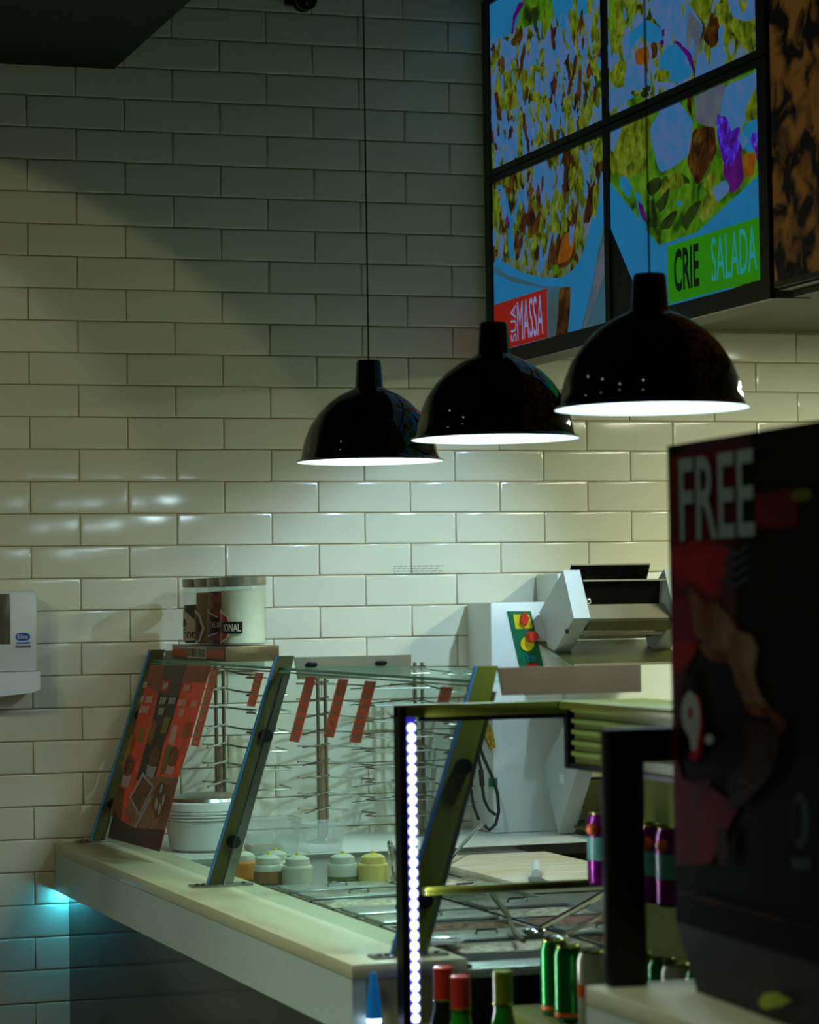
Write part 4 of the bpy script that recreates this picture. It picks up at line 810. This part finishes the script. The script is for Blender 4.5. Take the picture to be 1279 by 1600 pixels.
# food pans: shallow steel pans, long side across the line
M('food_green', (126,134,96), rough=0.7, rgb2=(84,92,60), scale=70); M('food_red', (168,118,96), rough=0.6, rgb2=(120,80,62), scale=60); M('food_pale', (214,206,176), rough=0.7, rgb2=(160,150,120), scale=60); M('food_brown', (140,104,70), rough=0.7, rgb2=(80,60,40), scale=60)
foods = ['lid','lid','food_pale','lid','lid','food_brown','lid','food_pale','food_pale','lid','food_green','lid','food_pale','food_red','lid','food_brown']
words = {'lid': 'steel-lidded food pan', 'food_pale': 'food pan of pale shredded filling', 'food_green': 'food pan of chopped greens', 'food_red': 'food pan of red chopped filling', 'food_brown': 'food pan of brown filling'}
k = 0
rows = [-1.60+(-0.188)*i for i in range(8)]
for xi, (x0, x1) in enumerate(((0.335, 0.640), (0.655, 0.885))):
    for ri, y in enumerate(rows):
        f = foods[k % len(foods)]; k += 1
        y0, y1 = y-0.086, y+0.086
        lab = words[f]+', '+ORD[ri]+' from the sauce bottles'+(' in the glass-side row' if xi == 0 else ' in the inner row')
        t = empty('food_pan', ((x0+x1)/2, y, WT), lab, 'pan', words[f]+('s next to the glass' if xi == 0 else 's of the inner row'))
        z = WT+0.0005
        b = MB(); rim = 0.010; h = 0.014
        b.box(x0, x1, y0, y0+rim, z, z+h); b.box(x0, x1, y1-rim, y1, z, z+h); b.box(x0, x0+rim, y0+rim, y1-rim, z, z+h); b.box(x1-rim, x1, y0+rim, y1-rim, z, z+h); part('rim', b, 'chrome', t)
        if f == 'lid':
            part('lid', MB().box(x0+0.011, x1-0.011, y0+0.011, y1-0.011, z+0.006, z+0.019, 0.004), 'steel_top', t)
            hm = (x0+x1)/2; part('lid_handle', MB().tube([(hm-0.025, y, z+0.019), (hm-0.022, y, z+0.027), (hm+0.022, y, z+0.027), (hm+0.025, y, z+0.019)], 0.003, 8), 'chrome', t)
        else:
            n = 7; vs = []; fs = []
            for a in range(n):
                for d in range(n):
                    e = a in (0, n-1) or d in (0, n-1); vs.append((x0+0.011+(x1-x0-0.022)*a/(n-1), y0+0.011+(y1-y0-0.022)*d/(n-1), z+0.004+(0 if e else R.uniform(0.002, 0.014))))
            for a in range(n-1):
                for d in range(n-1): fs.append((a*n+d, (a+1)*n+d, (a+1)*n+d+1, a*n+d+1))
            part('filling', MB().add(vs, fs), f, t, smooth=False)
M('board', (220,214,190), rough=0.6, rgb2=(206,184,140), scale=4, stretch=(1,5,1))
t = empty('cutting_board', (1.09, -1.42, WT), 'large white cutting board on the inner worktop', 'board')
part('slab', MB().box(0.902, 1.285, -1.86, -1.02, WT+0.001, WT+0.026, 0.004), 'board', t)
t = empty('spatula', (1.03, -1.70, 0.952), 'white-handled spatula lying on the cutting board', 'spatula')
part('handle', MB().tube([(1.055, -1.55, 0.968), (1.02, -1.64, 0.966), (0.985, -1.73, 0.964)], 0.014, 10, 0.012), 'white_plastic', t); part('blade', MB().prism([(0.990, -1.735, 0.954), (0.965, -1.725, 0.954), (0.93, -1.82, 0.954), (0.975, -1.84, 0.954)], (0, 0, 0.002)), 'steel', t)
def rod(name, pts, r, mat, lab, cat, parts=()):
    t = empty(name, tuple(pts[0]), lab, cat); part('handle', MB().tube(pts, r, 8), mat, t)
    for nm, mb, mm in parts: part(nm, mb, mm, t)
    return t
c = (0.712, -1.42, WT)
t = empty('tongs', c, 'upright steel tongs standing beside the yellow sauce bottle', 'tongs')
for s in (-1, 1): part('arm', MB().tube([(c[0]+0.012*s, c[1], c[2]+0.004), (c[0]+0.010*s-0.008, c[1], c[2]+0.06), (c[0]+0.004*s-0.022, c[1], c[2]+0.10)], 0.005, 8), 'chrome', t)
part('spring_end', MB().ball((c[0]-0.022, c[1], c[2]+0.104), 0.009, 1, 10), 'chrome', t); part('holder', MB().lathe([(0.022, 0.0005), (0.022, 0.018), (0.018, 0.018)], c, 18), 'chrome', t)
def at(px, py, z): return tuple(PZ(px, py, z))
rod('serving_spoon', [at(752,1287,1.02), at(724,1318,0.985), at(696,1352,0.955)], 0.005, 'chrome', 'long steel spoon handle leaning by the slanted support', 'spoon', [('bowl', MB().ball(at(686,1362,0.950), 0.022, 0.35, 14), 'chrome')])
rod('serving_spoon', [at(768,1398,0.985), at(793,1430,0.972), at(806,1462,0.962), at(818,1470,0.956)], 0.0055, 'steel_dark', 'bent dark spoon handle lying across the food pans', 'spoon', [('bowl', MB().ball(at(762,1392,0.98), 0.02, 0.4, 14), 'steel')])
rod('serving_spoon', [at(948,1392,1.00), at(915,1412,0.985), at(893,1424,0.975), at(842,1452,0.958)], 0.008, 'chrome', 'thick shiny serving spoon over the inner pans', 'spoon', [('bowl', MB().ball(at(834,1455,0.955), 0.028, 0.35, 14), 'chrome')])
rod('serving_spoon', [at(948,1424,0.985), at(905,1448,0.965), at(880,1462,0.957)], 0.005, 'steel', 'thin steel spoon below the thick serving spoon', 'spoon', [('bowl', MB().ball(at(874,1465,0.955), 0.02, 0.35, 14), 'steel')])
t = empty('steel_tray', at(700,1474,0.945), 'flat oval steel tray at the end of the food pans', 'tray')
c = at(668,1476,0.942); part('dish', MB().lathe([(0.055, 0), (0.075, 0.006), (0.078, 0.008), (0.072, 0.006), (0.05, 0.003)], c, 28), 'chrome', t)

# ================================================================== DISPLAY COOLER
M('cooler_frame', (108,116,36), rough=0.35, metal=0.35, var=0.15, scale=8); M('cooler_shelf', (96,106,44), rough=0.35, metal=0.2, var=0.15)  # stainless frame: yellow-green LED light put into these colours
M('slat_lit_green', (112,134,56), rough=0.4, var=0.15); M('led_bead', (235,240,255), emit=(215,225,255), es=2.0); M('led_violet', (60,50,190), emit=(66,50,220), es=0.4)  # fan slats: greenish light on them put into their colour
YF = -3.200; CZ = 1.462; XB = 0.505; YN = -4.36
t = empty('display_cooler', (0.32, -3.8, 0), 'open glass-ended drinks cooler edged with a white light strip', 'cooler')
fx = PY(641, 1300, YF)[0]
part('cabinet_base', MB().box(0.16, XB+0.16, YN, YF-0.002, 0.0, 0.69), 'black_plastic', t)
part('corner_post', MB().box(fx-0.026, fx-0.012, YF-0.020, YF+0.018, 0.835, CZ-0.0005), 'black_plastic', t)
part('light_channel', MB().box(fx-0.0118, fx+0.0135, YF+0.002, YF+0.018, 0.836, CZ-0.022), 'led_violet', t)
ls = part('light_strip', MB().box(fx-0.007, fx+0.013, YF-0.002, YF+0.0015, 0.836, CZ-0.026), 'led_violet', t)
bead = MB().ball((fx+0.003, YF-0.006, 0.0), 0.0097, 1.0, 10)
z = CZ-0.042; bm_ = None
while z > 0.84:
    if bm_ is None:
        bo = part('led_bead', MB().ball((fx+0.003, YF-0.006, z), 0.0097, 1.0, 10), 'led_bead', ls); bm_ = bo; zref = z
    else:
        bo = bm_.copy(); COL.objects.link(bo); bo.parent = ls; bo.location = (0, 0, z-zref)
    z -= 0.0205
l = light('strip_light', 'AREA', (fx+0.02, YF-0.02, 1.14), 1.7, (0.88, 0.92, 1.0), t); l.data.shape = 'RECTANGLE'; l.data.size = 0.014; l.data.size_y = 0.58
l.rotation_euler = Vector((0.75, -0.65, 0)).to_track_quat('-Z', 'Y').to_euler()
part('top_rail', MB().box(fx-0.026, XB, YF-0.012, YF+0.018, CZ-0.021, CZ+0.004, 0.002), 'cooler_frame', t)
part('top_panel', MB().box(XB-0.03, XB+0.16, YN, YF-0.0125, CZ-0.012, CZ+0.004, 0.002), 'cooler_frame', t)
part('rail_shadow_gap', MB().box(fx+0.0205, XB-0.01, YF-0.006, YF+0.010, CZ-0.031, CZ-0.0215), 'black_plastic', t)
# evaporator housing under the top, with horizontal slats
ez0, ez1 = 1.337, CZ-0.013
part('fan_housing', MB().box(XB+0.004, XB+0.15, YN, YF-0.014, ez0, ez1), 'cooler_shelf', t)
part('housing_edge', MB().box(XB-0.012, XB+0.004, YF-0.0135, YF+0.006, ez0-0.008, ez1), 'black_plastic', t)
part('housing_edge', MB().box(XB-0.010, XB+0.0035, YN, YF-0.014, ez0-0.008, ez0+0.002), 'black_plastic', t)
for k in range(5):
    z = ez0+0.018+k*0.022; part('slat', MB().box(XB-0.006, XB+0.0035, YN, YF-0.016, z, z+0.009, 0.002), 'slat_lit_green', t)
part('end_glass', MB().box(fx+0.021, XB+0.15, YF+0.004, YF+0.009, 0.836, CZ-0.032), 'cooler_glass', t, smooth=False)
sz = 1.098
part('glass_shelf', MB().box(fx+0.0205, XB+0.063, YN, YF-0.016, sz-0.006, sz), 'cooler_glass', t, smooth=False)
part('shelf_edge', MB().box(fx+0.0205, XB+0.08, YF-0.015, YF-0.003, sz-0.010, sz+0.006, 0.002), 'cooler_frame', t)
part('shelf_back_bar', MB().box(XB+0.0635, XB+0.08, YN, YF-0.016, sz-0.010, sz+0.004, 0.002), 'cooler_shelf', t)
sz2 = 0.860
part('back_panel', MB().box(XB+0.15, XB+0.16, YN, YF-0.002, 0.6905, CZ-0.0125), 'cooler_shelf', t)
part('lower_shelf', MB().box(0.335, XB+0.15, YN, YF-0.006, sz2-0.024, sz2, 0.003), 'cooler_shelf', t)
# cans
M('can_purple', (132,30,122), rough=0.2, metal=0.5, rgb2=(90,16,96), scale=30); M('can_green', (8,132,52), rough=0.16, metal=0.6, var=0.25, scale=20); M('can_white', (196,204,170), rough=0.25, metal=0.3, var=0.12, scale=20)
M('can_top', (150,170,60), rough=0.25, metal=0.9); M('can_teal', (90,160,140), rough=0.25, var=0.3, scale=40); M('can_orange', (222,104,40), rough=0.3, var=0.15)
def can(x, y, z, mat, label, band=None, h=0.146, r=0.0285, group='slim drink cans in the cooler'):
    c = (x, y, z+0.0005)
    t = empty('drink_can', c, label, 'can', group)
    part('can_body', MB().lathe([(0.021, 0), (r, 0.008), (r, h-0.016), (0.0235, h-0.003)], c, 24), mat, t)
    part('can_lid', MB().lathe([(0.0235, h-0.003), (0.0242, h), (0.0225, h), (0.021, h-0.003), (0.001, h-0.003)], c, 24), 'can_top', t)
    part('pull_tab', MB().box(x-0.006, x+0.012, y-0.005, y+0.005, z+h-0.0022, z+h-0.0006), 'can_top', t)
    if band:
        part('printed_band', MB().lathe([(r+0.0004, band[1]), (r+0.0005, band[2])], c, 24, close=False), band[0], t)
        part('printed_spot', MB().ball((x-r*0.80, y-r*0.45, z+h-0.032), 0.013, 1.0, 12), 'can_orange', t) if mat == 'can_purple' else None
z = sz
can(XB+0.028, -3.285, z, 'can_purple', 'slim purple drink can on the glass shelf, first from the cooler end', ('can_teal', 0.052, 0.098))
for i, (x, y) in enumerate(((XB+0.02, -3.46), (XB+0.010, -3.545), (XB+0.004, -3.615), (XB+0.002, -3.69))):
    can(x, y, z, 'can_purple', 'slim purple drink can on the glass shelf, %s from the cooler end' % ORD[i+1], ('can_teal', 0.052, 0.098), group='purple cans deeper along the shelf')
gcans = [(0.400, -3.36, 'can_green', 'slim green drink can on the lower shelf beside the dark panel'), (0.392, -3.455, 'can_green', 'slim green drink can on the lower shelf touching a pale can'), (0.40, -3.555, 'can_white', 'slim pale can with orange band next to the green cans'),
         (0.465, -3.52, 'can_white', 'slim pale can behind the orange-banded can')]
for x, y, mn, lab in gcans: can(x, y, sz2, mn, lab, ('can_orange', 0.062, 0.085) if mn == 'can_white' else ('can_orange', 0.012, 0.02))
for i in range(4): can(0.47+0.01*(i % 2), -3.62-0.085*i, sz2, 'can_green' if i in (1, 3) else 'can_white', 'slim %s can at the back of the lower shelf, %s beyond the orange-banded can' % ('green' if i in (1, 3) else 'pale', ORD[i]), None, group='green cans at the back' if i in (1, 3) else 'pale cans at the back')
M('cap_red', (176,44,30), rough=0.3, var=0.15); M('cap_olive', (110,126,20), rough=0.35, var=0.15); M('bottle_dark', (18,16,14), rough=0.12, var=0.2); M('bottle_green', (24,120,20), rough=0.2, var=0.2)
def bottle(px, py, y, zb, capmat, bodymat, lab, ch=0.066, r=0.019):
    p = PY(px, py, y); zt = p[2]; c = (p[0], y, zb+0.0005)
    t = empty('drink_bottle', c, lab, 'bottle', 'capped bottles in the cooler'); H = zt-zb-0.0005
    part('glass', MB().lathe([(0.030, 0), (0.033, 0.006), (0.033, H-ch-0.075), (r-0.001, H-ch-0.012), (r-0.001, H-ch+0.002)], c, 22), bodymat, t)
    part('cap', MB().lathe([(r, H-ch), (r, H-0.002), (r-0.003, H), (0.001, H)], c, 22), capmat, t)
    part('cap_ring', MB().lathe([(r+0.0005, H-ch), (r+0.0015, H-ch+0.002), (r+0.0005, H-ch+0.005)], c, 22, close=False), 'can_top', t)
bs = sz2-0.0005
t_low = 0.60
bottle(692, 1510, -3.36, 0.6905, 'cap_red', 'bottle_dark', 'dark bottle with red cap right beside the light strip'); bottle(719, 1524, -3.44, 0.6905, 'cap_red', 'bottle_green', 'green bottle with red cap beside the other red-capped bottle'); bottle(785, 1516, -3.40, 0.6905, 'cap_olive', 'bottle_green', 'green bottle with olive cap')
# blue light tube at the end of the countertop
M('blue_glass', (20,110,170), rough=0.2, var=0.3, emit=(10,90,150), es=0.35); M('blue_lamp', (215,235,255), emit=(190,220,255), es=5.0)
p = PY(586, 1590, YE-0.03); c = (p[0], YE-0.022, p[2]-0.03)
t = empty('blue_light_tube', c, 'small glowing blue light tube on the countertop end', 'light')
part('tube', MB().lathe([(0.017, 0.028), (0.014, 0.06), (0.009, 0.10), (0.007, 0.118), (0.001, 0.119)], c, 18), 'blue_glass', t); part('glowing_end', MB().ball((c[0], c[1], c[2]+0.024), 0.015, 1, 14), 'blue_lamp', t)
part('clip', MB().box(c[0]-0.006, c[0]+0.006, c[1]+0.015, YE-0.0005, c[2]+0.05, c[2]+0.06), 'black_plastic', t)

# ================================================================== CASH COUNTER, BLACK FRAME, PROMO DISPLAY (nearest)
KT = 1.07; KX = 0.045; KY = -4.405
t = empty('cash_counter', (KX, KY, 0), 'higher pale stone cash counter carrying the black frame and promo display', 'counter')
part('top_slab', MB().box(KX, 0.80, -6.6, KY, KT-0.03, KT, 0.002), 'quartz', t); part('front_apron', MB().box(KX+0.0005, KX+0.03, -6.6, KY-0.001, KT-0.16, KT-0.0305), 'apron', t); part('end_apron', MB().box(KX+0.031, 0.80, KY-0.03, KY-0.001, KT-0.16, KT-0.0305), 'quartz', t); part('base_panel', MB().box(KX+0.05, 0.78, -6.6, KY-0.06, 0, KT-0.031), 'black_gloss', t)
a0, a1 = at(947, 1541, KT), at(1009, 1539, KT); fy = (a0[1]+a1[1])/2; ft = PY(945, 1139, fy)[2]; fi = PY(1005, 1191, fy)[2]; wpost = a1[0]-a0[0]
t = empty('black_frame', (a0[0], fy, KT), 'black square-tube frame standing on the cash counter', 'frame')
part('upright', MB().box(a0[0], a1[0], fy-0.015, fy+0.015, KT+0.0005, ft, 0.002), 'black_plastic', t); part('upright', MB().box(a0[0]+0.30, a0[0]+0.30+wpost, fy-0.015, fy+0.015, KT+0.0005, ft, 0.002), 'black_plastic', t)
part('crossbar', MB().box(a1[0]+0.0002, a0[0]+0.2998, fy-0.015, fy+0.015, fi, ft, 0.002), 'black_plastic', t)
# promo display: tall printed box, turned about three degrees
F0 = PY(1042, 697, -4.455); ang = math.radians(3.2); DIR = np.array([-math.sin(ang), -math.cos(ang), 0]); NRM = np.array([-math.cos(ang), math.sin(ang), 0])
tl = on_plane(1042, 697, F0+NRM*0.0, NRM); PL0 = tl.copy()
edge = np.array([tl[0], tl[1], KT])
t = empty('promo_display', (edge[0]+0.1, edge[1]-0.3, KT), 'tall dark promotional display box printed FREE on the cash counter', 'sign')
TH_ = -NRM*0.16; LEN = 0.62; zt = tl[2]; zb = on_plane(1056, 1440, F0, NRM)[2]
def fq(s, z, off=0.0): return edge*np.array([1,1,0])+DIR*s+np.array([0,0,z])+NRM*off
part('printed_box', MB().prism([fq(0, zb), fq(LEN, zb), fq(LEN, zt), fq(0, zt)], TH_), 'black_print', t, smooth=False)
b = MB(); top_ = [fq(0.0, zb-0.0003), fq(LEN, zb-0.0003), fq(LEN, zb-0.0003)+TH_, fq(0, zb-0.0003)+TH_]; bot = [fq(0.085, KT+0.001), fq(LEN, KT+0.001), fq(LEN, KT+0.001)+TH_, fq(0.085, KT+0.001)+TH_]
b.add(top_+bot, [(0,1,2,3), (7,6,5,4)]+[(i, (i+1) % 4, 4+(i+1) % 4, 4+i) for i in range(4)]); part('tapered_base', b, 'black_plastic', t, smooth=False)
M('pr_maroon', (124,14,26), rough=0.6, spec=0.08, rgb2=(84,14,30), scale=8); M('pr_red', (196,16,18), rough=0.6, spec=0.08, var=0.3, scale=8); M('pr_purple', (84,32,58), rough=0.6, spec=0.08, var=0.2, scale=8); M('pr_magenta', (156,14,70), rough=0.6, spec=0.08, var=0.2)
M('pr_grey', (184,206,206), rough=0.6, spec=0.08, var=0.08); M('pr_flame', (168,138,98), rough=0.6, spec=0.08, rgb2=(130,72,32), scale=12); M('pr_orange', (160,86,20), rough=0.6, spec=0.08, rgb2=(60,30,10), scale=16); M('pr_yellow', (120,126,34), rough=0.6, spec=0.08, var=0.3); M('pr_teal', (60,88,92), rough=0.6, spec=0.08, var=0.2)
M('pr_white', (222,236,234), rough=0.6, spec=0.08, var=0.05); M('pr_scarlet', (216,34,28), rough=0.6, spec=0.08); M('pr_brown', (64,36,18), rough=0.6, spec=0.08, rgb2=(14,12,10), scale=14)
PR = ['pr_maroon','pr_red','pr_purple','pr_magenta','pr_flame','pr_orange','pr_yellow','pr_teal','pr_white','pr_scarlet','pr_brown','black_print','pr_grey']
def f6(zx, zy): return (1000+zx/4.57, 650+zy/4.57)
def f7(zx, zy): return (1000+zx/4.57, 1000+zy/4.57)
promo = [('pr_purple', [f6(*p) for p in ((190,215),(850,125),(700,330),(280,260),(280,900),(200,900))]), ('pr_maroon', [f6(*p) for p in ((215,300),(690,200),(690,900),(660,1180),(700,1600),(200,1600))]),
 ('pr_red', [f6(*p) for p in ((230,900),(640,900),(600,1100),(560,1330),(340,1150),(300,1250),(210,1100))]), ('pr_magenta', [f6(*p) for p in ((210,1300),(340,1280),(400,1600),(205,1600))]),
 ('pr_purple', [f6(*p) for p in ((560,1150),(690,1120),(690,1500),(600,1400))]), ('pr_maroon', [f7(*p) for p in ((190,0),(420,0),(330,220),(300,420),(250,800),(300,1000),(500,1040),(700,1200),(500,1600),(200,1600))]), ('pr_red', [f7(*p) for p in ((205,0),(410,0),(390,120),(240,260),(200,200))]),
 ('pr_maroon', [f6(*p) for p in ((820,560),(1110,520),(1110,790),(820,800))]), ('pr_yellow', [f6(*p) for p in ell(1150,565,75,45,-0.1)]),
 ('pr_flame', [f6(*p) for p in ((320,1180),(480,1370),(520,1300),(640,1440),(690,1540),(800,1560),(820,1640),(400,1620),(370,1420))]), ('pr_flame', [f7(*p) for p in ((390,0),(810,0),(840,60),(800,260),(900,480),(1050,580),(950,580),(760,500),(680,300),(640,140),(480,150))]), ('pr_orange', [f7(*p) for p in ((480,60),(640,80),(640,150),(520,160))]), ('pr_orange', [f7(*p) for p in ((720,440),(900,470),(1050,580),(1000,720),(940,560),(800,540))]),
 ('black_print', [f7(*p) for p in ell(345,560,75,330,0.0,20)]), ('pr_scarlet', [f7(*p) for p in ((320,400),(420,400),(445,600),(430,800),(400,860),(350,840),(380,700))]), ('pr_white', [f7(*p) for p in ((350,360),(395,400),(420,480),(425,600),(410,720),(395,790),(365,790),(350,700),(305,620),(290,520),(305,420))]), ('pr_scarlet', [f7(*p) for p in ell(357,520,18,45,0)]), ('pr_white', [f7(*p) for p in ell(490,710,30,38,0)]),
 ('pr_maroon', [f7(*p) for p in ((310,990),(400,1020),(500,990),(490,1040),(400,1060),(320,1040))]), ('pr_brown', [f7(*p) for p in ((700,560),(1000,620),(960,900),(860,1060),(640,1250),(620,1000),(760,850))]), ('pr_brown', [f7(*p) for p in ((540,1330),(620,1330),(620,1600),(540,1600))]),
 ('pr_teal', [f7(*p) for p in ell(1140,1290,62,200,0,20)]), ('black_print', [f7(*p) for p in ell(1120,1290,34,150,0,20)]), ('pr_teal', [f7(*p) for p in ((1080,1560),(1210,1560),(1210,1640),(1080,1630))]), ('pr_brown', [(1058,1390),(1120,1407),(1200,1430),(1279,1450),(1279,1455),(1120,1414),(1058,1397)])]
for k in range(4):
    y = 920+k*75; promo.append(('pr_teal', [f6(600,y), f6(680,y+50), f6(770,y-10), f6(770,y+15), f6(680,y+85), f6(600,y+35)]))
b = MB()
def fclamp(p):
    d = float(np.dot(p-edge, DIR)); return p+DIR*(0.003-d) if d < 0.003 else p
for k, (mn, pts) in enumerate(promo): b.face([fclamp(on_plane(p[0], p[1], F0+NRM*(0.0006+0.00012*k), NRM)) for p in (chaikin(pts) if mn in ('pr_flame', 'pr_orange', 'pr_brown', 'pr_purple', 'pr_red') else pts)], PR.index(mn))
pr = part('print', b, PR, t, smooth=False)
o1 = on_plane(*f6(285,895), F0+NRM*0.006, NRM); o2 = on_plane(*f6(815,860), F0+NRM*0.006, NRM); h1 = on_plane(*f6(285,310), F0+NRM*0.006, NRM)
part('lettering', put_text(MB(), 'FREE', o1, DIR, (0,0,1), h1[2]-o1[2], float(np.linalg.norm(o2-o1)), bold=0.012), 'pr_grey', pr, smooth=False)
M('leaf_lime', (150,168,12), rough=0.5, var=0.2)
g = [on_plane(x, y, F0+NRM*0.012, NRM) for x, y in ((1187,1566),(1196,1552),(1212,1550),(1237,1563),(1222,1572),(1196,1577))]
solo('lime_sticker', MB().prism(g, NRM*0.003), 'leaf_lime', 'lime green sticker low on the promo display base', 'sticker', tuple(g[0]), smooth=False)
